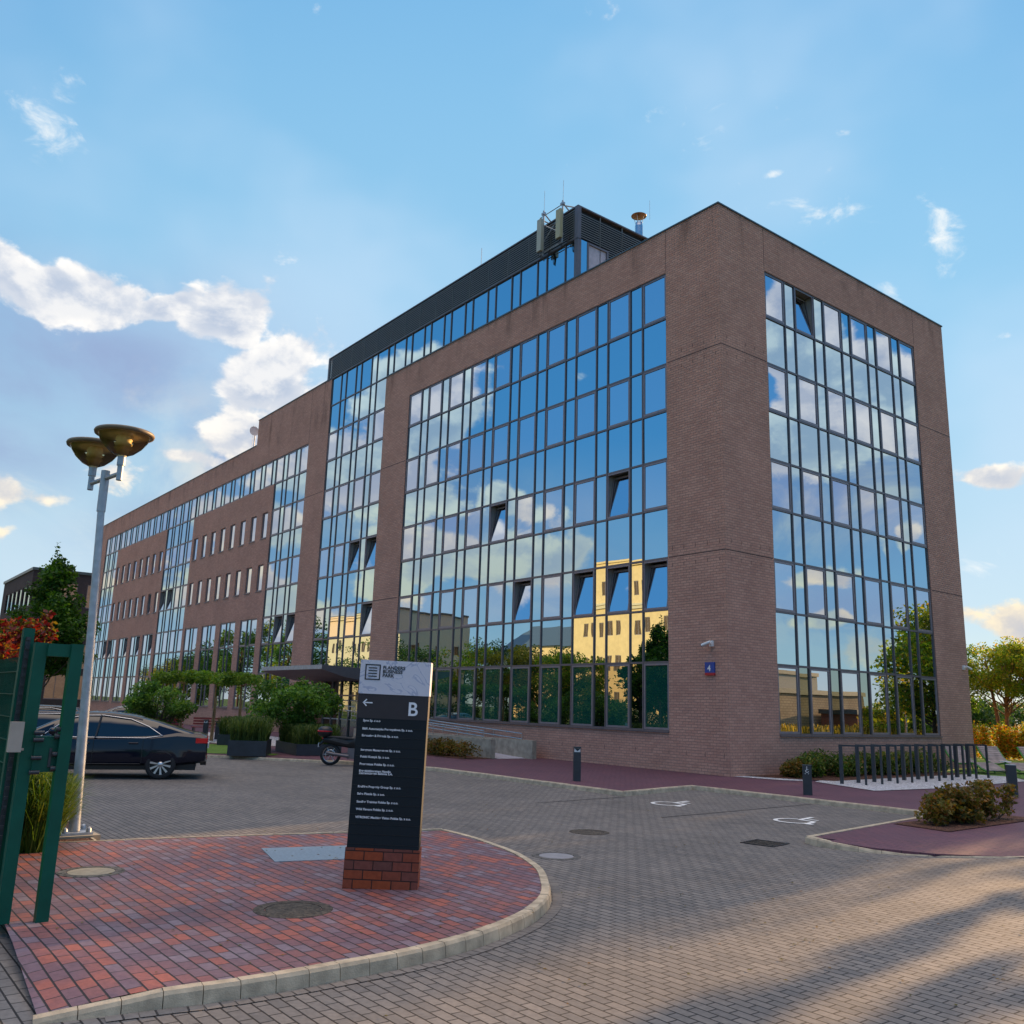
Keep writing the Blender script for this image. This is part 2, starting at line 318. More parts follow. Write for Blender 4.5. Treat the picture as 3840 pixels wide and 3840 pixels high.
# broad slate coloured cloud shade under the bright banks
soft=None
for b in [(172,18.5,13,4.6,1,0),(160,14,7,4,.8,0),(176,14,8,3,.9,0),(163,9.5,6,2.2,.55,0),(-150,12,9,4,.8,0),(-160,8,10,4,.8,0),(-140,8,6,2,.5,0),(58,13,6,3.6,.9,0),(58,6,8,2,.5,0)]:
    q=blob(*b); soft=q if soft is None else mth('MAXIMUM',soft,q)
nlow=fbm(v1,4.0,7.0,.55,.3); sf=mth('MULTIPLY',soft,maprange(nt,nlow,.30,.60,.35,1,True)); sf=mth('MULTIPLY',sf,1.15,cl=True)
streak=maprange(nt,fbm(vscale(dirv,1.0,(3,1,2)),6.0,8.0,.6,.4),.45,.64,0,1,True)
shc=mixc(nt,mth('MULTIPLY',mth('MULTIPLY',streak,maprange(nt,el,19,12,.25,1.0,True)),.9),(.165,.215,.34),(.53,.46,.37))
skc=mixc(nt,sf,skc,shc)
# thin torn wisps high on the right and left
wsp=None
for b in [(115.9,27.6,1.5,1.9,1,.9),(118.6,25.2,1.3,.9,.9,.3),(123.2,29.4,1.9,.9,.9,0),(120.4,29.3,2.2,1.0,.7,0),(174.3,31.5,1.6,2.4,.85,.3),(124.3,32.2,.7,.45,1,0),(139,28,3.0,1.2,.45,0),(128,36,12,3,.25,0),(113.5,9.5,2.5,1.2,.5,0)]:
    q=blob(*b); wsp=q if wsp is None else mth('MAXIMUM',wsp,q)
nw=fbm(vscale(dirv,1.0,(5,2,7)),26.0,12.0,.62,.5)
wf=maprange(nt,mth('ADD',wsp,mth('MULTIPLY',mth('SUBTRACT',nw,.5),2.4)),.45,1.25,0,.9,True)
skc=mixc(nt,wf,skc,(.52,.53,.52))
fin=mixc(nt,mth('MULTIPLY',dens,.97),skc,cs.outputs[0])
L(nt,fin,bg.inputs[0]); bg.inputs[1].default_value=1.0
sc.view_settings.view_transform='Standard'; sc.view_settings.look='None'; sc.view_settings.exposure=.95; sc.view_settings.gamma=1
sc.cycles.max_bounces=8; sc.cycles.glossy_bounces=4; sc.cycles.caustics_reflective=False; sc.cycles.caustics_refractive=False
# ------------------------------------------------------------------ office building
HZ=lambda r: 3.563+(8-r)*1.75 if r<9 else 1.3213          # glazing row levels
ZP=19.24                                                    # parapet
WW,NW=1.205,.63
def cols(u0,pat):
    out=[];u=u0
    for ch in pat:
        wd=WW if ch=='W' else NW; out.append((u,u+wd,ch)); u+=wd
    return out,u
class Face:
    """maps (u along facade, depth inwards, z) to the world; 'L' looks to -Y and runs to -X, 'R' looks to +X and runs to +Y"""
    def __init__(s,k): s.k=k
    def p(s,u,d,z): return (-u,d,z) if s.k=='L' else (-d,u,z)
    def quad(s,mb,u0,z0,u1,z1,d=0,mi=0,d1=None):
        d1=d if d1 is None else d1     # d1: depth at the top
        P=[s.p(u0,d,z0),s.p(u1,d,z0),s.p(u1,d1,z1),s.p(u0,d1,z1)]
        if s.k=='L': P=P[::-1]
        mb.face(P,mi,uv=[(q[0] if s.k=='L' else q[1],q[2]) for q in P])
    def box(s,mb,u0,z0,u1,z1,d0,d1,mi=0):
        a=s.p(u0,d0,z0); b=s.p(u1,d1,z1)
        mb.box(min(a[0],b[0]),min(a[1],b[1]),z0,max(a[0],b[0]),max(a[1],b[1]),z1,mi)
FL,FR=Face('L'),Face('R')
def wall_cells(mb,fc,us,zs,solid,holes,depth=.12,mi=0):
    """front skin of solid cells with reveals round every hole"""
    us=sorted(set(us)|{h[i] for h in holes for i in (0,1)}); zs=sorted(set(zs)|{h[i] for h in holes for i in (2,3)})
    inh=lambda u,z: any(h[0]<u<h[1] and h[2]<z<h[3] for h in holes)
    for a,b in zip(us,us[1:]):
        run=None
        for c,d in zip(zs,zs[1:]):
            um,zm=(a+b)/2,(c+d)/2
            ok=solid(um,zm) and not inh(um,zm)
            if ok: run=(run[0],d) if run else (c,d)
            if (not ok) and run: fc.quad(mb,a,run[0],b,run[1],0,mi); run=None
        if run: fc.quad(mb,a,run[0],b,run[1],0,mi)
    for h in holes:
        u0,u1,z0,z1=h[:4]; dp=h[4] if len(h)>4 else depth; m2=mi
        for P in ([fc.p(u0,0,z0),fc.p(u1,0,z0),fc.p(u1,dp,z0),fc.p(u0,dp,z0)],[fc.p(u0,0,z1),fc.p(u1,0,z1),fc.p(u1,dp,z1),fc.p(u0,dp,z1)],
                  [fc.p(u0,0,z0),fc.p(u0,0,z1),fc.p(u0,dp,z1),fc.p(u0,dp,z0)],[fc.p(u1,0,z0),fc.p(u1,0,z1),fc.p(u1,dp,z1),fc.p(u1,dp,z0)]): mb.face(P,m2)

B=thing('office_building','five storey brown brick office building with large mirrored glass curtain walls','building')
WIN=[]      # (distance, frame MB, pane MB, pane material)
CURT=[]
def window(fc,u0,u1,z0,z1,d,opened=False,blind=False,fr=.062,mid=False):
    """openable sash: frame mesh and pane mesh"""
    mb,pn=MB(),MB()
    a=.035  # outer reveal to mullion centre
    U0,U1,Z0,Z1=u0+a,u1-a,z0+a,z1-a
    if not opened:
        for q in ((U0,Z0,U0+fr,Z1),(U1-fr,Z0,U1,Z1),(U0+fr,Z0,U1-fr,Z0+fr*1.25),(U0+fr,Z1-fr,U1-fr,Z1)): fc.box(mb,*q,d-.022,d+.03,0)
        if mid: fc.box(mb,(U0+U1)/2-.03,Z0+fr*1.25,(U0+U1)/2+.03,Z1-fr,d-.03,d+.03,0)
        t=[rnd.uniform(-.0018,.0018) for _ in range(2)]
        P=[(U0+fr,Z0+fr,-t[0]-t[1]),(U1-fr,Z0+fr,t[0]-t[1]),(U1-fr,Z1-fr,t[0]+t[1]),(U0+fr,Z1-fr,-t[0]+t[1])]
        P=[fc.p(u,d+.005+q,z) for u,z,q in P]
        if fc.k=='L': P=P[::-1]
        pn.face(P,0)
    else:       # tilted inwards about its lower edge
        W=(Z1-Z0)*.155
        fc.box(mb,U0,Z0,U1,Z0+fr,d-.022,d+.03,0); fc.box(mb,U0,Z1-.05,U1,Z1,d-.022,d+.03,0); fc.box(mb,U0,Z0+fr,U0+.04,Z1-.05,d-.022,d+.03,0); fc.box(mb,U1-.04,Z0+fr,U1,Z1-.05,d-.022,d+.03,0)
        for s0,s1 in ((U0+.045,U0+.045+fr),(U1-.045-fr,U1-.045)):
            P=[fc.p(s0,d+.0,Z0+fr),fc.p(s1,d+.0,Z0+fr),fc.p(s1,d+W,Z1-.09),fc.p(s0,d+W,Z1-.09)]; mb.face(P,0)
            e=s0 if s0<(U0+U1)/2 else s1
            mb.face([fc.p(e,d,Z0+fr),fc.p(e,d+.05,Z0+fr),fc.p(e,d+W+.05,Z1-.09),fc.p(e,d+W,Z1-.09)],0)
        mb.face([fc.p(U0+.045,d+W-.012,Z1-.17),fc.p(U1-.045,d+W-.012,Z1-.17),fc.p(U1-.045,d+W,Z1-.09),fc.p(U0+.045,d+W,Z1-.09)],0)
        P=[fc.p(U0+.1,d+.012,Z0+fr),fc.p(U1-.1,d+.012,Z0+fr),fc.p(U1-.1,d+W+.004,Z1-.15),fc.p(U0+.1,d+W+.004,Z1-.15)]
        if fc.k=='L': P=P[::-1]
        pn.face(P,0)
        # pale lining and the dark room behind
        for q in ((U0,U0+.012),(U1-.012,U1)):
            mb.face([fc.p(q[0],d+.03,Z0),fc.p(q[0],d+.45,Z0),fc.p(q[0],d+.45,Z1),fc.p(q[0],d+.03,Z1)],1)
        mb.face([fc.p(U0,d+.03,Z1),fc.p(U1,d+.03,Z1),fc.p(U1,d+.45,Z1),fc.p(U0,d+.45,Z1)],1)
        mb.face([fc.p(U0,d+.45,Z0),fc.p(U1,d+.45,Z0),fc.p(U1,d+.45,Z1),fc.p(U0,d+.45,Z1)],2)
    c=Vector(fc.p((U0+U1)/2,d,(Z0+Z1)/2)); WIN.append(((c-CAM).length,mb,pn,'glass_blind' if blind else 'glass_open'))
def curtain(fc,u0,pat,r0,r1,opened=(),d=.06,allfixed=False,lowfix=True,label=None):
    """mullion grid plus fixed panes (one part), sashes as windows; rows r0..r1-1, row 0 at the top storey"""
    cs_,u1=cols(u0,pat); mb,gl=MB(),MB()
    zt,zb=HZ(r0),HZ(r1)
    xs=[c[0] for c in cs_]+[u1]
    for i,x in enumerate(xs):
        e=.026 if 0<i<len(xs)-1 else .035
        a=x-e if i else x; b=x+e if i<len(xs)-1 else x
        fc.box(mb,a,zb,b,zt,d-.035,d+.06)
    for r in range(r0,r1+1):
        z=HZ(r); h=.035 if r0<r<r1 else .05
        lo=z-h if r<r1 else z; hi=z+h if r>r0 else z
        for (a,b,ch) in cs_: fc.box(mb,a+.031,lo,b-.031,hi,d-.028,d+.06)
    for r in range(r0,r1):
        for ci,(a,b,ch) in enumerate(cs_):
            z0,z1=HZ(r+1),HZ(r)
            if ch=='W' and r%2==0 and r>=0 and not allfixed: window(fc,a,b,z0,z1,d,(r,ci) in opened,blind=(r==8 and fc.k=='L'))
            else:
                t=[rnd.uniform(-.0022,.0022) for _ in range(2)]
                P=[(a+.03,z0+.03,-t[0]-t[1]),(b-.03,z0+.03,t[0]-t[1]),(b-.03,z1-.03,t[0]+t[1]),(a+.03,z1-.03,-t[0]+t[1])]
                P=[fc.p(u,d+.01+q,z) for u,z,q in P]
                if fc.k=='L': P=P[::-1]
                gl.face(P,1 if r==8 else 0)
    o=mb.build('curtain_wall',M['frame'],B); g=gl.build('glazing',[M['glass'],M['glass_low']],o)
    return o,u1
A1=2.44; A2=A1+10*WW+9*NW; A3=22.71; A4=29.37; A5=32.03; AE=81.6
W19='W'+'NW'*9; W11='W'+'NW'*5; W7='WNWNWNW'; W5='WNWNW'
curtain(FL,A1,W19,0,9,{(4,2),(4,10),(6,0),(6,2),(6,4),(6,8)})
B1=2.515; _,B2=curtain(FR,B1,W11,0,9,{(0,2)})
_,A4e=curtain(FL,A3,W7,-2,8,{(4,0),(4,2),(6,0)})
_,UA=curtain(FL,A5,W5,0,9,{(6,0),(6,2)})
_,UB=curtain(FL,52.35,W7,0,9,{(4,4),(4,6)})
_,UC=curtain(FL,74.42,W5,0,9,{(6,0)})
# top strip between the bays, and the roof storey strip over the parapet
def strip(u0,u1,r0,r1,pat0='N',ph=False):
    n=0;u=u0;pat='';ch=pat0
    while u<u1-.4: pat+=ch; u+=WW if ch=='W' else NW; ch='N' if ch=='W' else 'W'
    k=(u1-u0)/(u-u0); global WW_,NW_
    return pat,k
def strip_build(u0,u1,r0,r1,allfixed):
    global WW,NW
    pat,k=strip(u0,u1,r0,r1); w0,n0=WW,NW; WW*=k; NW*=k; curtain(FL,u0,pat,r0,r1,allfixed=allfixed); WW,NW=w0,n0
strip_build(UA,52.35,0,1,False); strip_build(UB,74.42,0,1,False)
HZ0=HZ
pat,k=strip(7.46,A3,-2,-1,'N'); w0,n0=WW,NW; WW*=k; NW*=k; curtain(FL,7.46,pat,-2,-1,allfixed=True); WW,NW=w0,n0
# ground floor windows of the wing between brick piers
lowg=[(37.75,3),(41.5,3),(45.2,3),(48.95,3),(59.85,3),(63.55,3),(67.3,3),(71.1,3)]
LOWH=[]
for gi,(u0,_) in enumerate(lowg):
    pat='WNW'; w0,n0=WW,NW; WW,NW=1.10,.62; o,u1=curtain(FL,u0,pat,6,9,{(6,0)} if gi in (4,5,6) else ({(6,2)} if gi==7 else ())); WW,NW=w0,n0; LOWH.append((u0,u1,HZ(9),HZ(6)))
# slit windows
SL=[]
for base in (37.5,59.65):
    for i in range(8):
        for r in (2,4):
            u0=base+1.92*i; SL.append((u0,u0+.92,HZ(r+1)+.0,HZ(r)+.0,.10)); window(FL,u0-.02,u0+.94,HZ(r+1),HZ(r),.085,opened=(base>50 and i==1 and r==4),fr=.04)
# brick skin
holesL=[(A1,A2,HZ(9),HZ(0)),(A3,A4e,HZ(8),ZP+5),(A5,UA,HZ(9),HZ(0)),(52.35,UB,HZ(9),HZ(0)),(74.42,UC,HZ(9),HZ(0)),(UA,52.35,HZ(1),HZ(0)),(UB,74.42,HZ(1),HZ(0))]
holesL=[(a,b,c,min(d,21.08),.09) for a,b,c,d in holesL]+[(a,b,c,d,.09) for a,b,c,d in LOWH]+[(a,b,c,d,.10) for a,b,c,d,_ in SL]
wb=MB()
ZT=21.08
def solidL(u,z):
    if z<ZP: return True
    return A4e<u<40.6 and z<ZT
# entrance opening in the stair bay
ENT=(A3+.3,A4e-.3,0,HZ(8)-.25,.9)
holesL.append(ENT)
wall_cells(wb,FL,[0,A3,A4e,40.6,AE],[0,ZP,ZT],solidL,holesL)
wall_cells(wb,FR,[0,15.48],[0,ZP],lambda u,z:True,[(B1,B2,HZ(9),HZ(0),.09)])
# back, far end and roofs
for z0,z1,x0,x1 in ((0,ZP,-AE,0),):
    wb.face([(x0,15.48,z0),(x0,15.48,z1),(x1,15.48,z1),(x1,15.48,z0)]); wb.face([(x0,0,z0),(x0,15.48,z0),(x0,15.48,z1),(x0,0,z1)])
wb.box(-40.6,.01,ZP,-A4e,15.3,ZT,0,skip='bf')
# inner side of the front parapet and the step
wb.face([(-40.6,.25,ZP),(-40.6,.25,ZT),(-A4e,.25,ZT),(-A4e,.25,ZP)])
WALLMB=wb
rf=MB(); rf.face([(-AE,0.3,ZP-.35),(0-.3,0.3,ZP-.35),(-.3,15.2,ZP-.35),(-AE,15.2,ZP-.35)]); rf.build('roof',M['concrete'],B)
cp=MB()
def coping(x0,y0,x1,y1,z): cp.box(min(x0,x1),min(y0,y1),z,max(x0,x1),max(y0,y1),z+.055)
coping(-7.3,-.035,.035,.3,ZP); coping(-A3-.02,-.035,-7.3,.05,ZP-.0); coping(-.3,.3,.035,15.2,ZP); coping(-AE-.03,-.035,-40.62,.3,ZP); coping(-40.63,-.035,-A4e-.02,.3,ZT); coping(-40.63,.3,-40.4,15.3,ZT); coping(-AE,15.2,.035,15.52,ZP)
cp.build('coping',M['cap'],B)
# horizontal movement joints with weep slots
jm=MB()
for z in (HZ(2)+.0,HZ(6)+.0):
    for u0,u1 in ((0,A1-.05),(A2+.05,A3-.05),(A4e+.05,A5-.05),): FL.box(jm,u0,z-.012,u1,z+.012,-.003,.01)
    FR.box(jm,0,z-.012,B1-.05,z+.012,-.003,.01); FR.box(jm,B2+.05,z-.012,15.48,z+.012,-.003,.01)
    for s in (.3,-.28):
        for i in range(5):
            if i*.5+.3<A1: FL.box(jm,i*.5+.22,z+s-.07,i*.5+.232,z+s+.07,-.003,.01); FR.box(jm,i*.5+.3,z+s-.07,i*.5+.312,z+s+.07,-.003,.01)
for i in range(30): 
    if i*.75+.2<22: FL.box(jm,i*.75+.2,.62,i*.75+.213,.76,-.003,.01)
FR.box(jm,B1-.015,HZ(0)+.05,B1+.0,ZP,-.003,.01); FR.box(jm,B2,HZ(0)+.05,B2+.015,ZP,-.003,.01); FL.box(jm,A1-.01,HZ(0)+.05,A1+.005,ZP,-.003,.01); FL.box(jm,32.02,HZ(0)+.05,32.04,ZT,-.003,.01)
FR.box(jm,B2-.02,0,B2+.01,HZ(9)-.1,-.003,.01)
b_=len(WALLMB.v); WALLMB.v+=jm.v; WALLMB.f+=[tuple(q+b_ for q in f) for f in jm.f]; WALLMB.m+=[1]*len(jm.f); WALLMB.uv+=jm.uv; WALLMB.sm+=jm.sm
wall=WALLMB.build('wall',[M['brick'],M['brick_dark']],B)
# sills
def sill(fc,a,z,b,d0,d1):
    m=MB(); fc.box(m,a,z-.045,b,z-.003,d0,d1); m.build('sill',M['frame'],B)
for fc,a,b in ((FL,A1,A2),(FR,B1,B2),(FL,A5,UA),(FL,52.35,UB),(FL,74.42,UC)): sill(fc,a,HZ(9),b,-.05,.09)
for a,b,c,d in LOWH: sill(FL,a,c,b,-.04,.09)
for a,b,c,d,_ in SL: sill(FL,a-.02,c,b+.02,-.04,.08)
# roof storey: corner post, side, louvres
ph=MB(); X0=-7.27
ph.box(X0-.2,-.012,ZP+.05,X0+.012,.19,21.02)                     # corner post
ph.box(-30.0,-.012,21.03,X0+.012,.0,21.10)                  # edge flashing
ph.box(-30.02,-.03,22.47,X0+.03,8.2,22.53)                  # top flashing
ph.box(X0-.17,-.035,21.02,X0+.035,.15,22.47)                     # corner cover
ph.box(-30.02,-.035,21.03,-29.86,.1,22.47)
ph.box(X0-.02,.53,ZP-.3,X0+.02,.62,21.02); ph.box(X0-.02,1.64,ZP-.3,X0+.03,1.74,21.02); ph.box(X0-.02,.62,20.93,X0+.03,1.64,21.02)
pho=ph.build('roof_storey_frame',M['frame'],B)
pg=MB(); pg.face([(X0+.0,.19,ZP-.3),(X0+.0,.53,ZP-.3),(X0+.0,.53,21.02),(X0+.0,.19,21.02)]); pg.build('pane',M['glass'],pho)
pp=MB(); pp.face([(X0-.03,.62,ZP-.3),(X0-.03,1.64,ZP-.3),(X0-.03,1.64,20.93),(X0-.03,.62,20.93)]); pp.build('service_panel',M['panel'],B)
lv=MB()
nb=13; zz=[21.10+i*(22.47-21.10)/nb for i in range(nb)]
for z in zz:
    P=[(-29.86,-.02,z+.02),(X0-.17,-.02,z+.02),(X0-.17,.06,z+.06),(-29.86,.06,z+.06)]; lv.face(P,0); lv.face([(-29.86,-.02,z-.02),(X0-.17,-.02,z-.02),(X0-.17,-.02,z+.02),(-29.86,-.02,z+.02)],0)
for i in range(32):
    z=ZP-.3+i*.105
    y0=.15 if z>21.05 else 1.74
    if z>22.45: break
    lv.face([(X0+.02,y0,z),(X0+.02,8.2,z),(X0-.05,8.2,z+.05),(X0-.05,y0,z+.05)],0); lv.face([(X0+.02,y0,z-.034),(X0+.02,8.2,z-.034),(X0+.02,8.2,z),(X0+.02,y0,z)],0)
for x in [X0-.3-i*1.5 for i in range(16)]: lv.box(x-.02,.03,21.05,x+.02,.08,22.47)
for y in (1.3,2.6,4.0,5.4,6.8): lv.box(X0-.08,y-.02,ZP-.3,X0-.03,y+.02,22.47)
lvo=lv.build('louvre_screen',M['louvre'],B)
bk=MB(); bk.box(-29.9,.13,ZP-.3,X0-.12,8.1,22.44); bk.build('roof_storey_core',M['dark'],B)
# entrance: dark recess with frames, doors, canopy
en=MB(); u0,u1,z0,z1,dp=ENT
FL.quad(en,u0,z0,u1,z1,.86,0); eo=en.build('entrance_glazing',M['glass_low'],B)
ef=MB()
for x in [u0+i*(u1-u0)/6 for i in range(7)]: FL.box(ef,x-.035,0,x+.035,z1,.78,.86)
FL.box(ef,u0,2.25,u1,2.33,.79,.85); ef.build('door_frame',M['sash'],eo)
dt=MB()
for z in (1.0,2.0):
    for i in range(70):
        u=u0+.1+i*(u1-u0-.2)/70; FL.box(dt,u,z,u+.05,z+.06,.845,.852)
dt.build('frosted_dots',M['white'],eo)
ca=MB()
prof=[(-3.6,3.42),(-3.6,3.62),(0,3.5),(0,3.05),(-1.2,2.95),(-2.4,3.1)]
for xa,xb in ((-27.6,-20.6),):
    pts0=[(xa,y,z) for y,z in prof]; pts1=[(xb,y,z) for y,z in prof]
    ca.face([pts0[1],pts1[1],pts1[2],pts0[2]],1)
    ca.face([pts0[0],pts1[0],pts1[1],pts0[1]],1)
    for i in (3,4,5): a,b=i,(i+1)%6; ca.face([pts0[a],pts1[a],pts1[b],pts0[b]],0)
    ca.face(pts0,0); ca.face(pts1[::-1],0)
ca.build('canopy',[M['frame'],M['galv']],B)
# windows: nearest 99 as parts, the rest as one part
WIN.sort(key=lambda t:t[0])
for i,(d,mb,pn,pm) in enumerate(WIN[:99]):
    o=mb.build('window',[M['sash'],M['reveal'],M['dark']],B); pn.build('pane',M[pm],o)
rest=MB(); pr=MB()
for d,mb,pn,pm in WIN[99:]:
    for src,dst,k in ((mb,rest,0),(pn,pr,0)):
        b=len(dst.v); dst.v+=src.v; dst.f+=[tuple(q+b for q in f) for f in src.f]; dst.m+=src.m; dst.uv+=src.uv; dst.sm+=src.sm
o=rest.build('window',[M['sash'],M['reveal'],M['dark']],B); tag(o,kind='stuff'); g=pr.build('pane',M['glass_open'],o)
# ------------------------------------------------------------------ ground
def sheet(name,poly,z,mat,parent=None,kind='structure'):
    mb=MB(); n=len(poly); a=sum(poly[i][0]*poly[(i+1)%n][1]-poly[(i+1)%n][0]*poly[i][1] for i in range(n))
    if a<0: poly=poly[::-1]
    mb.face([(p[0],p[1],z) for p in poly]); o=mb.build(name,mat,parent); tag(o,kind=kind); return o
def grassmat():
    m,nt,out=newmat('short grass'); p=pbsdf(nt,out,(.05,.09,.02),.9,spec=.2); g=N(nt,'ShaderNodeNewGeometry')
    n=N(nt,'ShaderNodeTexNoise',Scale=.35,Detail=8.0,Roughness=.7); L(nt,g.outputs['Position'],n.inputs['Vector']); L(nt,ramp(nt,n.outputs['Fac'],[(.3,(.035,.075,.015)),(.5,(.075,.12,.022)),(.7,(.15,.15,.045))]),p.inputs['Base Color'])
    n2=N(nt,'ShaderNodeTexNoise',Scale=40.0,Detail=3.0); L(nt,g.outputs['Position'],n2.inputs['Vector']); b=N(nt,'ShaderNodeBump',Strength=1.0,Distance=.03); L(nt,n2.outputs['Fac'],b.inputs['Height']); L(nt,b.outputs[0],p.inputs['Normal']); return m
def chipmat(name,stops,scale,bump):
    m,nt,out=newmat(name); p=pbsdf(nt,out,(.1,.1,.1),.85,spec=.3); g=N(nt,'ShaderNodeNewGeometry')
    v=N(nt,'ShaderNodeTexVoronoi',Scale=scale); L(nt,g.outputs['Position'],v.inputs['Vector']); s=N(nt,'ShaderNodeSeparateColor'); L(nt,v.outputs['Color'],s.inputs[0])
    L(nt,ramp(nt,s.outputs[0],stops),p.inputs['Base Color']); b=N(nt,'ShaderNodeBump',Strength=1.0,Distance=bump); L(nt,v.outputs['Distance'],b.inputs['Height']); L(nt,b.outputs[0],p.inputs['Normal']); return m
M['grass']=grassmat()
M['lawn']=simple('lawn',(.10,.20,.02),.9,var=.3,scale=20,bump=.02)
M['mulch']=chipmat('bark mulch',[(0,(.03,.014,.01)),(.5,(.085,.035,.022)),(1,(.17,.08,.05))],38,.02)
M['gravel']=chipmat('white gravel',[(0,(.28,.28,.30)),(.5,(.5,.5,.53)),(1,(.75,.75,.78))],28,.03)
sheet('ground',[(-900,-900),(900,-900),(900,900),(-900,900)],-.03,M['grass'])
sheet('parking_lot',[(-100,-24.5),(60,-24.5),(60,0),(-100,0)],-.012,M['paver'])
sheet('access_road',[(60,-24.5),(-100,-24.5),(-100,-24.9),(60,-24.9)],-.016,M['paver'])
# front kerb curve and the red pavement behind it
KC=[(11.51,-21.06),(11.58,-20.65),(11.64,-20.25),(11.69,-20.0),(11.71,-19.5),(11.69,-19.0),(11.66,-18.53),(11.58,-18.05),(11.44,-17.58),(11.25,-17.13),(11.04,-16.73),(10.85,-16.46),(10.64,-16.2),(10.39,-15.95),(9.95,-15.6),(9.25,-15.12),(8.19,-14.67),(6.8,-14.37),(5.92,-14.34)]
def resample(P,step):
    P=[Vector((p[0],p[1],0)) for p in P]; out=[P[0].copy()]; acc=0
    # Catmull-Rom
    dense=[]
    for i in range(len(P)-1):
        a,b,c,d=P[max(i-1,0)],P[i],P[i+1],P[min(i+2,len(P)-1)]
        for k in range(12):
            t=k/12; dense.append(.5*((2*b)+(-a+c)*t+(2*a-5*b+4*c-d)*t*t+(-a+3*b-3*c+d)*t**3))
    dense.append(P[-1])
    for i in range(1,len(dense)):
        seg=(dense[i]-dense[i-1]).length
        while acc+seg>=step and seg>1e-9:
            t=(step-acc)/seg; q=dense[i-1].lerp(dense[i],t); out.append(q); dense[i-1]=q; seg=(dense[i]-q).length; acc=0
        acc+=seg
    return out
def kerb(name,P,step,h0,wid,side,mat,hf=None,gap=.006,straight=False,ease=.012):
    """row of kerb stones; side=+1 puts the stone to the left of the walking direction"""
    pts=resample(P,step) if not straight else None
    if straight:
        pts=[]
        for a,b in zip(P,P[1:]):
            a,b=Vector((*a,0)),Vector((*b,0)); n=max(1,round((b-a).length/step))
            pts+=[a.lerp(b,i/n) for i in range(n)]
        pts.append(Vector((*P[-1],0)))
    mb=MB(); inner=[]
    nrm=[]
    for i,p in enumerate(pts):
        t=(pts[min(i+1,len(pts)-1)]-pts[max(i-1,0)]).normalized(); nrm.append(Vector((-t.y,t.x,0))*side)
    for i in range(len(pts)-1):
        a,b=pts[i],pts[i+1]; t=(b-a).normalized(); ha=h0 if hf is None else hf(i,len(pts)); hb=h0 if hf is None else hf(i+1,len(pts)); j=rnd.uniform(-.002,.002)
        rings=[]
        for q,nv,h in ((a+t*gap/2,nrm[i],ha+j),(b-t*gap/2,nrm[i+1],hb+j)):
            e=ease; rings.append([(q.x,q.y,-.02),(q.x+nv.x*.012,q.y+nv.y*.012,h-e*2),(q.x+nv.x*(.012+e*1.3),q.y+nv.y*(.012+e*1.3),h),(q.x+nv.x*wid,q.y+nv.y*wid,h),(q.x+nv.x*wid,q.y+nv.y*wid,-.02)])
        if side>0: rings=[r[::-1] for r in rings]
        mb.loft(rings,0,smooth=False)
    inner=[(p.x+n.x*wid,p.y+n.y*wid) for p,n in zip(pts,nrm)]
    o=mb.build(name,mat); tag(o,kind='structure'); return [(p.x,p.y) for p in pts],inner
HK=.10
outer,inn=kerb('front_kerb',KC,.25,HK,.11,+1,M['kerb'],hf=lambda i,n:.015+min(1,i/3.4)*(HK-.015))
red=inn+[(5.2,-17.7),(4.82,-19.86),(5.82,-20.68),(8.8,-20.83),(9.79,-20.9),(11.43,-21.02)]
# red pavement: falls to road level at its near left corner
mb=MB(); pz=HK-.012
mb.face([(p[0],p[1],pz if p[1]>-20.4 else max(.004,pz*(1-(-20.4-p[1])/.75)) if p[0]>10.5 else pz) for p in red][::1])
# triangulate cleanly through bmesh
bm=bmesh.new(); vs=[bm.verts.new(v) for v in mb.v]; f=bm.faces.new(vs)
if f.normal.z<0: f.normal_flip()
bm.faces.ensure_lookup_table(); bmesh.ops.triangulate(bm,faces=bm.faces[:]); bm.normal_update()
me=bpy.data.meshes.new('red_pavement'); uvl=bm.loops.layers.uv.new('UVMap')
for f in bm.faces:
    if f.normal.z<0: f.normal_flip()
    for l in f.loops: l[uvl].uv=(l.vert.co.x,l.vert.co.y)
bm.to_mesh(me); me.materials.append(M['paver_red']); o=bpy.data.objects.new('red_pavement',me); C.objects.link(o); tag(o,kind='structure')
kerb('edging_strip',[(5.92,-14.34),(5.2,-17.7),(4.82,-19.86),(4.3,-20.2)],.9,HK-.004,.05,-1,M['kerb'],straight=True,ease=.003)
# border course of blocks along the kerb, laid in the road
pts=resample(KC,.2); mbb=MB()
for i in range(2,len(pts)-1):
    t=(pts[i+1]-pts[i]).normalized(); n=Vector((t.y,-t.x,0)); a,b=pts[i]+t*.003,pts[i+1]-t*.003
    q=[a+n*.012,b+n*.012,b+n*.115,a+n*.115]; mbb.face([(p.x,p.y,-.006) for p in q][::-1] if False else [(p.x,p.y,-.006) for p in q],0,uv=[(i*.2+.003,0.02),(i*.2+.19,.02),(i*.2+.19,.09),(i*.2+.003,.09)])
o=mbb.build('border_course',M['paver']); tag(o,kind='structure')
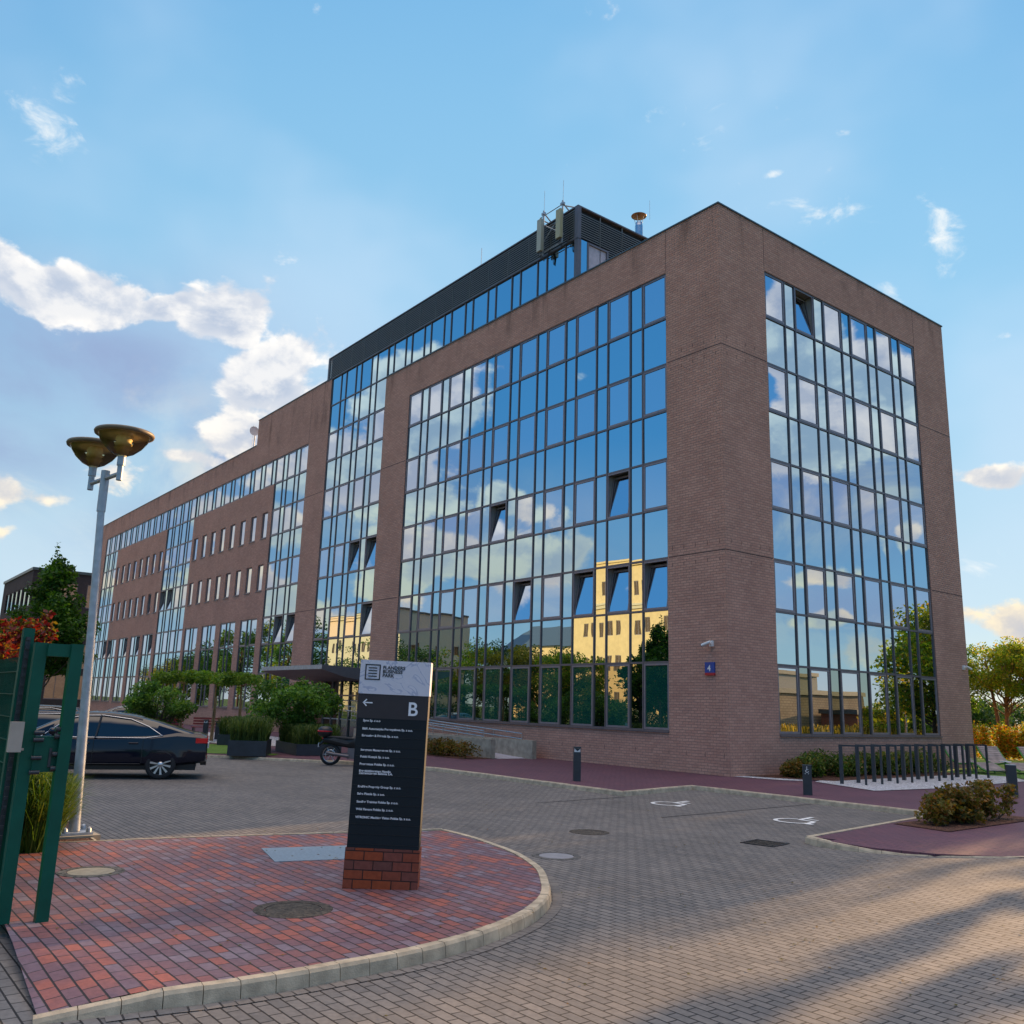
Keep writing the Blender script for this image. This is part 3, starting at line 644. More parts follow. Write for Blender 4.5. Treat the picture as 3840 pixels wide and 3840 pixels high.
# plum pavement by the building
from mathutils.geometry import tessellate_polygon
def flat(name,poly,zf,mat):
    """concave paved surface, triangulated, with a skirt down to the road"""
    n=len(poly); a=sum(poly[i][0]*poly[(i+1)%n][1]-poly[(i+1)%n][0]*poly[i][1] for i in range(n))
    if a<0: poly=poly[::-1]
    V=[Vector((p[0],p[1],p[2] if len(p)>2 else zf)) for p in poly]; mb=MB()
    for t in tessellate_polygon([[Vector((v.x,v.y,0)) for v in V]]):
        P=[V[i] for i in t]
        if (P[1]-P[0]).cross(P[2]-P[0]).z<0: P=P[::-1]
        mb.face(P,0,uv=[(p.x,p.y) for p in P])
    for i in range(n):
        p,q=V[i],V[(i+1)%n]; mb.face([(p.x,p.y,-.02),(q.x,q.y,-.02),tuple(q),tuple(p)])
    o=mb.build(name,mat); tag(o,kind='structure'); return o
PZ=HK-.01
EDGE=[(9.08,-9.50),(9.55,-9.40),(10.0,-8.9),(10.5,-7.6),(11.5,-5.2),(12.6,-2.4),(14.3,4)]
KRB=[(9.55,-9.62),(10.2,-9.45),(10.85,-8.92),(11.6,-7.72),(12.7,-5.4),(13.8,-2.5),(15.5,4)]
flat('building_pavement',[(-45,-11.5),(-13.4,-11.45),(-11.3,-9.9),(-9.30,-8.3),(-5.6,-6.90),(2.28,-6.8),(1.66,-3.66),(8.25,-3.64)]+EDGE+[(17,14),(17,22),(-1,22),(-1,.02),(-45,.02)],PZ,M['paver_plum'])
flat('pavement_slope',[(p[0],p[1],PZ) for p in EDGE[1:]]+[(p[0],p[1],-.004 if i>2 else (.085,.06,.03)[i]) for i,p in list(enumerate(KRB))[::-1]],PZ,M['paver_plum'])
kerb('pavement_kerb',[(-9.25,-8.4),(-5.6,-6.98),(2.4,-6.9),(1.8,-3.78),(8.25,-3.72),(9.08,-9.55)],1.0,HK,.12,+1,M['kerb'],straight=True)
kerb('pavement_kerb',[(9.08,-9.55),(9.55,-9.70),(10.2,-9.5),(10.85,-8.95),(11.6,-7.75),(12.7,-5.4),(13.8,-2.5),(15.5,4)],.33,HK,.12,+1,M['kerb'],hf=lambda i,n:HK if i<2 else max(.004,HK-(i-1)*.024))
kerb('pavement_kerb',[(-45,-11.6),(-13.4,-11.55),(-11.2,-10.0),(-9.25,-8.4)],1.0,HK*.75,.12,+1,M['kerb'],straight=True)
# parking bay lines (darker block rows) 
dk=simple('dark block row',(.075,.07,.068),.85)
for i,(a,b) in enumerate([((5.70,-9.2),(5.40,-3.9)),((2.75,-9.9),(2.5,-6.95))]):
    sheet('bay_line',[(a[0]-.03,a[1]),(a[0]+.03,a[1]),(b[0]+.03,b[1]),(b[0]-.03,b[1])],-.006,dk)
# beds, gravel, lawn
sheet('gravel_bed',[(2.2,1.05),(4.7,-.05),(5.0,3),(4.6,9.3),(3.4,10.8),(1.9,10.6),(2.0,1.6)],HK+.006,M['gravel'])
sheet('gravel_strip',[(-.0,.9),(-.0,.1),(1.5,.55),(2.1,1.1),(1.6,1.3)],HK+.003,M['gravel'])
sheet('hedge_bed',[(.02,.7),(1.0,1.0),(2.3,1.9),(2.1,10.6),(.02,10.6)],HK+.010,M['mulch'])
sheet('lawn_by_loungers',[(.02,10.6),(3.3,10.7),(4.4,10.0),(7,12),(8,22),(-6,30),(-14,30),(-6,15.6)],HK+.004,M['lawn'])
sheet('island_bed',[(8.85,-6.5),(9.95,-6.65),(9.80,-2.7),(8.78,-2.7)],HK+.003,M['mulch'])
sheet('lamp_bed',[(4.76,-19.86),(4.84,-19.12),(2.5,-18.95),(-12,-18.6),(-12,-21.6),(8.2,-21.6),(8.2,-20.85),(5.8,-20.72)],HK-.03,M['mulch'])
kerb('lamp_bed_edging',[(-12,-18.55),(2.5,-18.90),(4.9,-19.06)],1.0,.075,.06,-1,M['kerb'],straight=True)
sheet('lawn_patch',[(-19.7,-9.2),(-13.6,-11.35),(-11.9,-9.4),(-12.6,-8.9),(-14.6,-9.6),(-19.0,-7.4)],HK+.002,M['lawn'])
sheet('terrace',[(-32,-9),(-19.2,-8.4),(-17,-6),(-18,-3),(-32,-3)],HK+.004,M['gravel'])
sheet('ramp_bed',[(-15.5,-3.9),(-8.9,-3.6),(-8.85,-2.3),(-15.5,-2.3)],HK+.005,M['mulch'])
# wheelchair symbols painted in the two bays
def symbol(ox,oy,label):
    mb=MB(); z=-.003
    def band(P,w):
        P=[Vector((p[0],p[1],0)) for p in P]
        for i in range(len(P)-1):
            t=(P[i+1]-P[i]).normalized(); n=Vector((-t.y,t.x,0))*w/2; a,b=P[i]-t*.01,P[i+1]+t*.01
            mb.face([(ox+q.x,oy+q.y,z+i*1e-5) for q in (a+n,a-n,b-n,b+n)])
    arc=[(.40+.36*math.cos(R(a)),.36+.36*math.sin(R(a))) for a in range(118,372,12)]
    band(arc,.085); z+=.0006; band([(.20,1.22),(.33,.62),(.66,.60),(.80,.16),(.92,.16)],.095); z+=.0006; band([(.28,.86),(.58,.84)],.075)
    o=mb.build('wheelchair_symbol',M['white']); tag(o,label,'road marking'); return o
symbol(3.62,-7.5,'white wheelchair symbol painted in the bay nearer the lit bollard'); symbol(6.82,-7.5,'white wheelchair symbol painted in the bay beside the square drain')
# covers
def manhole(x,y,z,r,ring,inner,label,pat=None):
    t=thing('manhole_cover',label,'manhole cover',(x,y,z))
    a=MB(); a.lathe([(r,-.02),(r,.004),(r-.02,.006),(r*.72,.006),(r*.72,-.01)],n=40,smooth=False); a.build('ring',ring,t)
    b=MB(); b.lathe([(0.001,.004),(r*.70,.004),(r*.70,-.01)],n=40,smooth=False); b.build('lid',inner,t); return t
iron=chipmat('cast iron',[(0,(.04,.035,.03)),(1,(.10,.085,.07))],30,.012)
lidc=simple('lid concrete',(.30,.27,.215),.9,var=.2,scale=12)
ringm=chipmat('weathered ring',[(0,(.05,.05,.05)),(1,(.16,.15,.14))],22,.01)
manhole(9.83,-18.60,HK-.012,.36,iron,iron,'round cast iron manhole cover in red paving, left of the sign totem').children[1].data.materials[0]=iron
manhole(7.10,-19.70,HK-.012,.34,ringm,lidc,'round manhole with pale concrete lid in red paving near the lamp post')
manhole(8.18,-13.98,-.012,.34,ringm,simple('pale lid',(.24,.24,.26),.8),'round manhole with pale lid in grey paving right of the red pavement')
manhole(6.6,-11.9,-.012,.33,iron,iron,'dark round manhole cover in the middle of the grey parking area')
dr=MB(); dr.box(-.25,-.25,-.01,.25,.25,.006,0); 
dt_=thing('drain_grate','square dark drain grate beside the tip of the island kerb','drain',(8.8,-10.2,-.008),R(10))
dr=MB()
for q in ((-.28,-.28,.28,-.24),(-.28,.24,.28,.28),(-.28,-.24,-.24,.24),(.24,-.24,.28,.24)): dr.box(q[0],q[1],-.01,q[2],q[3],.008)
dr.build('frame',M['black'],dt_); dr=MB()
for i in range(9): dr.box(-.23,-.23+i*.052,-.01,.23,-.205+i*.052,.006)
dr.build('grate',iron,dt_)
pl=MB(); P0=[(6.30,-16.97),(6.55,-16.2),(7.5,-16.75),(7.3,-17.5)]
pl.prism([(6.45,-17.5),(6.75,-16.35),(7.75,-16.6),(7.45,-17.75)],HK-.03,HK-.004,0)
o=pl.build('access_cover',simple('galvanised plate',(.26,.33,.40),.45,.5,var=.2,scale=30)); tag(o,'large flat blue grey metal access cover set in red paving behind the sign','access cover')

# a few fallen leaves on the paving
g_=np.random.default_rng(3); fl_=[]
for i in range(420):
    if i<170: x,y,z=g_.uniform(5,11.3),g_.uniform(-20.6,-15.2),HK-.004
    elif i<300: x,y,z=g_.uniform(10.5,14.5),g_.uniform(-20,-9),-.004
    else: x,y,z=g_.uniform(-6,9),g_.uniform(-14,-7.2),-.004
    if i>=170 and x<12 and y<-15.3: continue
    s_=g_.uniform(.012,.024); a_=g_.uniform(0,6.28); c_,d_=math.cos(a_)*s_,math.sin(a_)*s_
    fl_+= [(x-c_,y-d_,z),(x+d_*.6,y-c_*.6,z+.004),(x+c_,y+d_,z+.001),(x-d_*.6,y+c_*.6,z+.006)]
FLV=np.array(fl_)
# ------------------------------------------------------------------ plants
def leafcloud(clusters,n,size,seed,asp=.55,spread=1.0,updir=.25):
    """clusters: list of (x,y,z,rx,ry,rz); n leaves spread over them in proportion to volume; returns a mesh of small leaf quads"""
    g=np.random.default_rng(seed); c=np.array(clusters,float); vol=c[:,3]*c[:,4]*c[:,5]; pr=vol/vol.sum()
    k=g.choice(len(c),n,p=pr); d=g.normal(size=(n,3)); d/=np.linalg.norm(d,axis=1)[:,None]; r=g.random(n)**.42
    P=c[k,:3]+d*r[:,None]*c[k,3:]*spread
    nr=g.normal(size=(n,3)); nr[:,2]=np.abs(nr[:,2])+updir; nr/=np.linalg.norm(nr,axis=1)[:,None]
    t=g.normal(size=(n,3)); t-=nr*(t*nr).sum(1)[:,None]; t/=np.linalg.norm(t,axis=1)[:,None]; b=np.cross(nr,t)
    s=size*g.uniform(.6,1.3,n)[:,None]
    V=np.empty((n,4,3)); V[:,0]=P-t*s; V[:,1]=P+b*s*asp+nr*s*.12; V[:,2]=P+t*s; V[:,3]=P-b*s*asp+nr*s*.12
    return V.reshape(-1,3)
def quadmesh(name,V,mat):
    n=len(V)//4; me=bpy.data.meshes.new(name); me.vertices.add(n*4); me.vertices.foreach_set('co',V.astype(np.float32).ravel())
    me.loops.add(n*4); me.loops.foreach_set('vertex_index',np.arange(n*4,dtype=np.int32)); me.polygons.add(n)
    me.polygons.foreach_set('loop_start',np.arange(0,n*4,4,dtype=np.int32)); me.polygons.foreach_set('loop_total',np.full(n,4,dtype=np.int32)); me.materials.append(mat); me.update(calc_edges=True); return me
def obj(name,me,parent=None,loc=None):
    o=bpy.data.objects.new(name,me); C.objects.link(o)
    if parent: o.parent=parent
    if loc: o.location=loc
    return o
def clumps(seed,cx,cy,cz,rx,ry,rz,n,cr):
    """clump centres spread through an ellipsoid, uneven outline"""
    q=random.Random(seed); out=[]
    while len(out)<n:
        x,y,z=[q.uniform(-1,1) for _ in range(3)]; d=x*x+y*y+z*z
        if d>1 or d<.12: continue
        s=cr*q.uniform(.6,1.25); out.append((cx+x*rx,cy+y*ry,cz+z*rz,s,s,s*.75))
    return out
def tree(name,label,cat,loc,h,cb,r,nclump,cr,nleaf,ls,lm,bark,seed,group=None,trunk=.12,shape='round',fork=None,extra=None):
    t=thing(name,label,cat,loc,0,group); q=random.Random(seed)
    cz=(h+cb)/2; rz=(h-cb)/2
    cl=clumps(seed,0,0,cz,r,r,rz-cr*.5,nclump,cr)
    if shape=='cone': cl=[((x)*(1.25-1.05*(z-cb)/(h-cb)),y*(1.25-1.05*(z-cb)/(h-cb)),z,a*(1.15-.6*(z-cb)/(h-cb)),b*(1.15-.6*(z-cb)/(h-cb)),c) for x,y,z,a,b,c in cl]+[(0,0,h-cr*.3,cr*.3,cr*.3,cr*.8)]
    if extra: cl+=extra
    obj('crown',quadmesh('crown',leafcloud(cl,nleaf,ls,seed),lm),t)
    tb=MB(); lean=(q.uniform(-.15,.15),q.uniform(-.15,.15))
    stems=fork or [((0,0),(lean[0],lean[1]))]
    for (a,b) in stems:
        pts=[(a[0]+(b[0]-a[0])*k/6+q.uniform(-.03,.03)*(k>0),a[1]+(b[1]-a[1])*k/6+q.uniform(-.03,.03)*(k>0),(cz+rz*.4)*k/6-.05) for k in range(7)]
        tb.tube(pts,[trunk*(1-.75*k/6) for k in range(7)],7)
    for i,c in enumerate(cl):
        if i%2: continue
        a,b=stems[i%len(stems)]; f=min(.95,max(.3,(c[2]-.35*abs(c[0])-cb*.3)/(cz+rz*.4))); s=(a[0]+(b[0]-a[0])*f,a[1]+(b[1]-a[1])*f,(cz+rz*.4)*f*.86)
        m=((s[0]+c[0])/2+q.uniform(-.1,.1)*r*.3,(s[1]+c[1])/2,(s[2]+c[2])/2-.06*r)
        tb.tube([s,m,c[:3]],[trunk*.34,trunk*.2,trunk*.07],5)
    tb.build('trunk',bark,t); return t
def grassclump(seed,n,h,r,mat,box=None,droop=.5,w=.006):
    q=random.Random(seed); mb=MB()
    for i in range(n):
        if box: x,y=q.uniform(-box[0],box[0]),q.uniform(-box[1],box[1]); lean=q.uniform(.1,1.6)
        else:
            a=q.uniform(0,6.283); rr=r*.35*math.sqrt(q.random()); x,y=rr*math.cos(a),rr*math.sin(a); lean=q.uniform(.1,1)
        a=q.uniform(0,6.283); hh=h*q.uniform(.5,1.12); dx,dy=math.cos(a)*lean*r,math.sin(a)*lean*r; pw=Vector((-math.sin(a),math.cos(a),0))*w*q.uniform(.7,1.5)
        P=[Vector((x,y,0)),Vector((x+dx*.25,y+dy*.25,hh*.55)),Vector((x+dx*.65,y+dy*.65,hh*.9)),Vector((x+dx,y+dy,hh*(1-droop*lean*.35)))]
        mb.face([P[0]-pw,P[0]+pw,P[1]+pw,P[1]-pw]); mb.face([P[1]-pw,P[1]+pw,P[2]+pw*.7,P[2]-pw*.7]); mb.face([P[2]-pw*.7,P[2]+pw*.7,P[3]])
    return mb
LM={}
LM['mid']=leafmat('mid green leaves',[(0,(0.032,0.092,0.016)),(.5,(0.072,0.173,0.024)),(1,(0.151,0.263,0.041))])
LM['dark']=leafmat('dark green leaves',[(0,(0.015,0.042,0.011)),(.6,(0.033,0.083,0.015)),(1,(0.068,0.128,0.024))])
LM['maple']=leafmat('maple leaves',[(0,(0.019,0.062,0.007)),(.6,(0.044,0.119,0.013)),(1,(0.106,0.188,0.019))],.45)
LM['lime']=leafmat('lime green leaves',[(0,(0.062,0.152,0.016)),(.6,(0.124,0.235,0.025)),(1,(0.221,0.317,0.041))],.4)
LM['yellow']=leafmat('yellowing leaves',[(0,(.10,.10,.012)),(.5,(.22,.19,.018)),(1,(.34,.26,.03))],.45)
LM['olive']=leafmat('olive autumn leaves',[(0,(0.060,0.066,0.012)),(.4,(0.132,0.120,0.019)),(.7,(0.204,0.132,0.026)),(1,(0.240,0.090,0.024))],.35)
LM['birch']=leafmat('sunlit tree leaves',[(0,(0.068,0.136,0.014)),(.5,(0.162,0.238,0.024)),(.85,(0.289,0.306,0.031)),(1,(0.374,0.204,0.034))],.6)
LM['hedgelow']=leafmat('low hedge leaves',[(0,(0.033,0.065,0.013)),(.55,(0.078,0.143,0.021)),(.85,(0.169,0.195,0.039)),(1,(0.221,0.117,0.039))],.35)
LM['creeper']=leafmat('red creeper leaves',[(0,(.09,.006,.009)),(.45,(.18,.010,.012)),(.62,(.22,.035,.010)),(.8,(.20,.14,.018)),(1,(.07,.11,.012))],.35)
LM['creeper2']=leafmat('orange and green creeper leaves',[(0,(.38,.09,.015)),(.22,(.40,.20,.02)),(.5,(.30,.28,.03)),(.75,(.15,.23,.02)),(1,(.08,.15,.014))],.55)
M['blade']=leafmat('grass blades',[(0,(.03,.08,.010)),(.6,(.07,.135,.018)),(1,(.16,.19,.035))],.4)
M['bladed']=leafmat('dark grass blades',[(0,(.03,.07,.014)),(.6,(.07,.12,.022)),(1,(.14,.17,.04))],.3)
M['straw']=leafmat('ripe field grass',[(0,(.16,.13,.02)),(.5,(.30,.21,.03)),(1,(.40,.30,.06))],.4)

tag(obj('fallen_leaves',quadmesh('fallen_leaves',FLV,LM['olive'])),'small dry leaves scattered over the paving','leaves',kind='stuff')
# maple by the parked cars
tree('maple_tree','tall conical green maple beside the parked cars, in front of the dark brown office block','tree',(-17.5,-15.9,0),7.15,1.7,1.75,64,.52,13000,.085,LM['maple'],M['bark'],11,trunk=.10,shape='cone')
# multi stemmed shrubs
def shrub(label,loc,h,cb,r,n,seed,lm,ls=.072,ns=6,group='leafy shrubs by the planters'):
    q=random.Random(seed); fk=[((q.uniform(-.15,.15),q.uniform(-.15,.15)),(q.uniform(-1,1)*r*.7,q.uniform(-1,1)*r*.7)) for _ in range(ns)]
    return tree('shrub',label,'shrub',loc,h,cb,r,46,.40*r/1.4,n,ls,lm,M['bark_dark'],seed,group,trunk=.035,fork=fk)
shrub('wide multi stemmed green shrub behind the planters, left of the entrance canopy',(-14.3,-7.6,.1),2.85,.6,1.7,8000,21,LM['mid'])
shrub('small multi stemmed green shrub at the boot of the dark saloon car',(-21.4,-10.5,.1),2.65,.7,1.35,5600,22,LM['mid'])
# three standard trees trained flat
def flat_tree(label,loc,seed):
    t=thing('flat_crown_tree',label,'tree',loc,0,'flat crowned trees in a row'); q=random.Random(seed)
    cl=[(q.uniform(-1.0,1.0),q.uniform(-1.0,1.0),2.72+q.uniform(-.10,.12),.34,.34,.25) for _ in range(26)]
    obj('crown',quadmesh('crown',leafcloud(cl,3600,.07,seed),LM['lime']),t)
    tb=MB(); tb.tube([(0,0,0),(.01,.01,1.3),(0,0,2.6)],[.055,.045,.035],7)
    for k in range(8): a=k*.785; tb.tube([(0,0,2.45),(math.cos(a)*.9,math.sin(a)*.9,2.66)],[.02,.01],4)
    tb.build('trunk',M['wood'],t); s=MB(); s.tube([(.09,.05,0),(.09,.05,1.9)],.028,6); s.build('stake',M['wood'],t); return t
flat_tree('flat crowned small tree, nearest of the row of three beside the planters',(-22.2,-7.9,.1),31)
flat_tree('flat crowned small tree, leftmost of the row of three by the red benches',(-24.4,-8.6,.1),32)
flat_tree('flat crowned small tree, rightmost of the row of three, behind the grass planter',(-24.3,-5.9,.1),33)
# grass in the lamp bed
for i,(x,y,h,l) in enumerate([(5.25,-20.28,1.0,'tall clump of ornamental grass seen between the green gate posts'),(5.35,-19.98,.85,'ornamental grass clump at the corner of the lamp bed'),(4.75,-19.8,.8,'low ornamental grass clump between gate and lamp foot'),(4.3,-20.15,.95,'ornamental grass clump right beside the lamp bed edge, left of the lamp foot'),(3.1,-20.3,1.05,'ornamental grass clump behind the others in the lamp bed'),(6.6,-21.1,.9,'ornamental grass clump right behind the green mesh fence')]):
    o=grassclump(50+i,3000,h*1.08,.62,M['blade'],w=.005).build('grass_clump',M['blade']); o.location=(x,y,.07); tag(o,l,'ornamental grass','grass clumps in the lamp bed')
# planters
def planter(label,x,y,rz,lx,ly,h,seed,gh):
    t=thing('planter',label,'planter',(x,y,.1),rz,'dark grass filled planters'); mb=MB(); w=.03
    mb.box(-lx/2,-ly/2,0,lx/2,-ly/2+w,h); mb.box(-lx/2,ly/2-w,0,lx/2,ly/2,h); mb.box(-lx/2,-ly/2+w,0,-lx/2+w,ly/2-w,h); mb.box(lx/2-w,-ly/2+w,0,lx/2,ly/2-w,h); mb.box(-lx/2+w,-ly/2+w,h-.1,lx/2-w,ly/2-w,h-.06)
    mb.build('box',M['anthracite'],t); g=grassclump(seed,int(1700*lx*ly/1.8),gh,.3,M['bladed'],box=(lx/2-.06,ly/2-.06),w=.009).build('grass_planting',M['bladed']); g.location=(x,y,.1+h-.07); g.rotation_euler=(0,0,rz); tag(g,'dark green grasses growing in the '+label.split(' planter')[0].replace('dark ','')+' planter','ornamental grass','grasses in the planters'); return t
planter('square dark planter nearest to the dark saloon car',-12.45,-10.05,R(62),1.25,1.9,.50,61,.85)
planter('long dark planter just behind the motorcycle',-13.0,-7.65,R(80),1.6,3.0,.38,62,.75)
planter('small dark planter farther back beside the flat trees',-19.0,-7.9,R(66),1.6,1.4,.42,63,.8)
# hedges
def hedge(name,label,P0,P1,wid,h,z,n,ls,lm,seed,cat='hedge',rough=.16,dens=1):
    a,b=Vector((*P0,0)),Vector((*P1,0)); L_=(b-a).length; q=random.Random(seed); d=(b-a)/L_; s=Vector((-d.y,d.x,0)); cl=[]
    for i in range(int(L_/.3*max(1,wid/.55)*1.6*dens)):
        p=a+d*q.uniform(0,L_)+s*q.uniform(-.5,.5)*wid; hh=h*q.uniform(1-rough*2,1+rough); cl.append((p.x,p.y,z+hh*.5,.26,.26,hh*.52))
    o=obj(name,quadmesh(name,leafcloud(cl,n,ls,seed),lm)); tag(o,label,cat); return o
hedge('low_hedge','low leafy hedge bed along the foot of the right facade behind the bike stands',(.75,2.0),(1.0,10.4),1.25,.72,.1,15000,.055,LM['hedgelow'],71)
hedge('low_hedge','reddish low hedge in front of the concrete ramp wall',(-15.3,-3.05),(-9.1,-3.0),.9,.62,.1,6500,.05,LM['olive'],72)
hedge('low_hedge','small low bush row at the hedge end by the brick corner',(-.1+.5,1.7),(1.6,2.2),.6,.5,.1,1800,.05,LM['olive'],73)
# island bush
def bush(label,loc,r,h,n,lm,seed,ls=.05,long=1.0,ns=14):
    q=random.Random(seed); t=thing('bush',label,'bush',loc); cl=[]
    for i in range(ns):
        x,y=q.uniform(-1,1)*r*.55,q.uniform(-1,1)*r*long; hh=h*q.uniform(.5,1.0)
        for k in range(3): cl.append((x+q.uniform(-.12,.12),y+q.uniform(-.15,.15),hh*(.35+.3*k),.15,.17,.13))
    obj('foliage',quadmesh('foliage',leafcloud(cl,n,ls,seed),lm),t); tb=MB()
    for c in cl[::2]: tb.tube([(c[0]*.55,c[1]*.8,0),(c[0]*.8,c[1]*.95,c[2]*.5),c[:3]],[.009,.007,.004],4)
    tb.build('stems',M['bark_dark'],t); return t
bush('olive and rust coloured bush growing in the rectangular bed of the right island',(9.32,-4.75,.1),.48,.66,6400,LM['olive'],81,.045,2.7,38)
# trees to the right beyond the creeper hedge
tree('broadleaf_tree','tall sunlit tree beyond the creeper hedge, nearer to the brick building corner','tree',(-7.4,35.2,0),7.1,3.0,2.7,52,.75,15000,.085,LM['birch'],M['bark'],91,'sunlit trees beyond the hedge',trunk=.16,fork=[((0,0),(.3,.2)),((-.1,0),(-1.0,.3))])
tree('broadleaf_tree','tall sunlit tree beyond the creeper hedge, cut by the right photo edge','tree',(-7.0,39.5,0),7.2,3.2,2.4,46,.75,12000,.09,LM['birch'],M['bark'],92,'sunlit trees beyond the hedge',trunk=.15,fork=[((0,0),(.4,.5)),((0,0),(-.5,.1))])
tree('broadleaf_tree','darker low tree crown showing just past the brick wall edge','tree',(-10.9,36.5,0),7.0,2.0,2.4,40,.75,9000,.09,LM['mid'],M['bark'],93,'sunlit trees beyond the hedge',trunk=.13)
hedge('creeper_hedge','orange and green creeper covered fence behind the wooden loungers',(-9,25.5),(3.4,25.5),.6,1.85,0,34000,.07,LM['creeper2'],95,rough=.08,dens=3)
# far belt beyond
for i,(az,dist,h,r,lab,lm) in enumerate([(115.2,150,5.6,6,'round dark tree far off to the right of the brick wall','dark'),(114.4,170,6.0,5,'bushy far tree left of the thin pole','dark'),(113.3,210,6.5,9,'far reddish tree near the right edge of the photo','olive'),(112.0,190,7.5,8,'far dark tree at the right edge of the photo','dark'),(116.5,160,6.5,7,'far tree mostly hidden by the brick wall','dark')]):
    x,y=17.98+dist*math.cos(R(az)),-22.48+dist*math.sin(R(az))
    tree('distant_tree',lab,'tree',(x,y,-.5),h,.3,r,26,r*.34,2600,.30,LM[lm],M['bark_dark'],100+i,'trees on the horizon',trunk=.25)
# ---- trees outside the frame that shade the forecourt and show in the glass
off=[(-.2,27.6,8.8,2.0,'mid'),(3.0,21.6,7.9,2.5,'birch'),(5.7,23.6,8.0,2.3,'birch'),(3.4,31,8.4,2.2,'mid'),(1.9,33.5,8.0,2.6,'dark')]  # leftmost tree is added to close a gap of sunlight beside the building
for i,(x,y,h,r,k) in enumerate(off):
    tree('broadleaf_tree','%s green tree on the lawn outside the picture, mirrored in the right facade'%['leftmost added sun-blocking','broad','yellowish','round','dark'][i],'tree',(x,y,0),h,1.2 if r>2 else .8,r,50 if r>1 else 22,.95 if r>2 else (.75 if r>1 else .4),8200 if r>1 else 3000,.13,LM[k],M['bark_dark'],120+i,'trees outside the picture',trunk=.16)
tree('young_tree','young yellow leaved tree tied to a stake, outside the picture','tree',(11.2,33.0-2,0),4.9,1.5,1.0,24,.42,3500,.07,LM['yellow'],M['wood'],131,trunk=.05)
off2=[(-64,-35,10,4.2,'birch'),(-58,-37,9.3,4,'yellow'),(-55,-41,8.4,4.2,'mid'),(-62,-42,9,4,'mid'),(-32,-30,7.9,1.7,'maple'),(-43,-44,9,4.2,'mid'),(-49,-38,8.5,3.6,'birch'),(-36,-46,8,3.5,'mid'),(-70,-44,10,4.5,'dark'),
 (-79,-22,13.2,3.6,'mid'),(-86,-24,13,3.8,'birch'),(-92,-20,11,3.5,'mid'),(-97,-25,12,4,'dark'),(-104,-22,10.5,4,'mid'),(-113,-23,9.5,4,'birch'),(-122,-26,9,4.5,'dark'),(-131,-24,8,4.5,'yellow'),(-142,-27,8.5,5,'mid'),(-26,-27.5,4.6,2.2,'dark'),(-85,-40,11,5,'dark'),(-100,-42,12,5.5,'mid')]
for i,(x,y,h,r,k) in enumerate(off2):
    tree('roadside_tree','roadside tree across the street seen only as a reflection, %.0f m tall near x %d'%(h,x) if False else 'roadside tree across the street, seen only mirrored in the facade','tree',(x,y,0),h,1.6 if r<3 else 1.2,r,46,r*.27,6500,.15,LM[k],M['bark_dark'],150+i,'roadside trees across the street',trunk=.18)
hedge('clipped_hedge','long clipped green hedge across the street, mirrored in the ground floor glass',(-70,-31),(-12,-31),1.2,2.2,0,22000,.11,LM['dark'],181,rough=.05)
fg=grassclump(190,5200,1.35,.5,M['straw'],box=(13,10),w=.03).build('field_grass',M['straw']); fg.location=(24,36,0); fg.rotation_euler=(0,0,R(20)); tag(fg,'ripe golden field grass beside the brick sheds','grass',kind='stuff')
# creeper over the fence top
cl=[]; q=random.Random(5)
for i in range(60): x=q.uniform(5.2,8.85); cl.append((x,-20.95+q.uniform(-.16,.2),2.40+q.uniform(-.10,.20)*(1 if x>7 else .7),.11,.09,.07))
for i in range(4): cl.append((8.7+i*.05,-20.85+i*.03,2.58+q.uniform(-.12,.10),.06,.06,.05))
o=obj('creeper',quadmesh('creeper',leafcloud(cl,4200,.03,201),LM['creeper'])); tag(o,'red and orange creeper spilling over the top of the green fence','climbing plant')

for i,(x,y,h,r,k) in enumerate([(15.5,37,3.2,1.6,'birch'),(18.5,39.5,2.6,1.5,'yellow'),(13.2,36,3.0,1.4,'lime')]):
    tree('wild_bush',['big green wild bush in the field, mirrored in the right facade','yellowish wild bush beside the sheds, mirrored in the right facade','bright green wild bush near the young tree, mirrored in the glass'][i],'bush',(x,y,0),h,.1,r,30,.45,3800,.10,LM[k],M['bark_dark'],230+i,trunk=.05)

for i,(x,y,h,r) in enumerate([(10.4,9.0,5.8,.30),(11.6,7.2,5.6,.34),(13.3,9.6,6.2,.42),(15.4,8.0,5.8,.40),(17.6,9,6,.5)]):  # unseen slim trees, added to throw shadow bands across the foreground paving
    tree('young_tree',['first','second','third','fourth','fifth'][i]+' slim young tree added out of view at the right to cast a shadow band','tree',(x,y,.05),h,.7,r,26,r*.75,2600,.085,LM['mid'],M['wood'],260+i,'young trees added out of view for shadow bands',trunk=.04)
# ------------------------------------------------------------------ sign totem
def text(parent,name,s,size,mat,M4,align='LEFT',ext=.0015,sp=1.0,line=1.0,bold=0):
    cu=bpy.data.curves.new('t','FONT'); cu.body=s; cu.size=size; cu.align_x=align; cu.extrude=ext; cu.space_character=sp; cu.space_line=line; cu.offset=bold
    to=bpy.data.objects.new('t',cu); C.objects.link(to); bpy.context.view_layer.update(); dg=bpy.context.evaluated_depsgraph_get()
    me=bpy.data.meshes.new_from_object(to.evaluated_get(dg)); bpy.data.objects.remove(to); bpy.data.curves.remove(cu); me.transform(M4); me.materials.clear(); me.materials.append(mat)
    if parent is None: return me
    o=bpy.data.objects.new(name,me); C.objects.link(o); o.parent=parent; return o
def joinmesh(name,mes,mat,parent):
    bm=bmesh.new()
    for m in mes: bm.from_mesh(m)
    me=bpy.data.meshes.new(name); bm.to_mesh(me); bm.free(); me.materials.append(mat); o=bpy.data.objects.new(name,me); C.objects.link(o); o.parent=parent; return o
sx0,sy0=9.19,-17.77; sW,sD=.775,.26
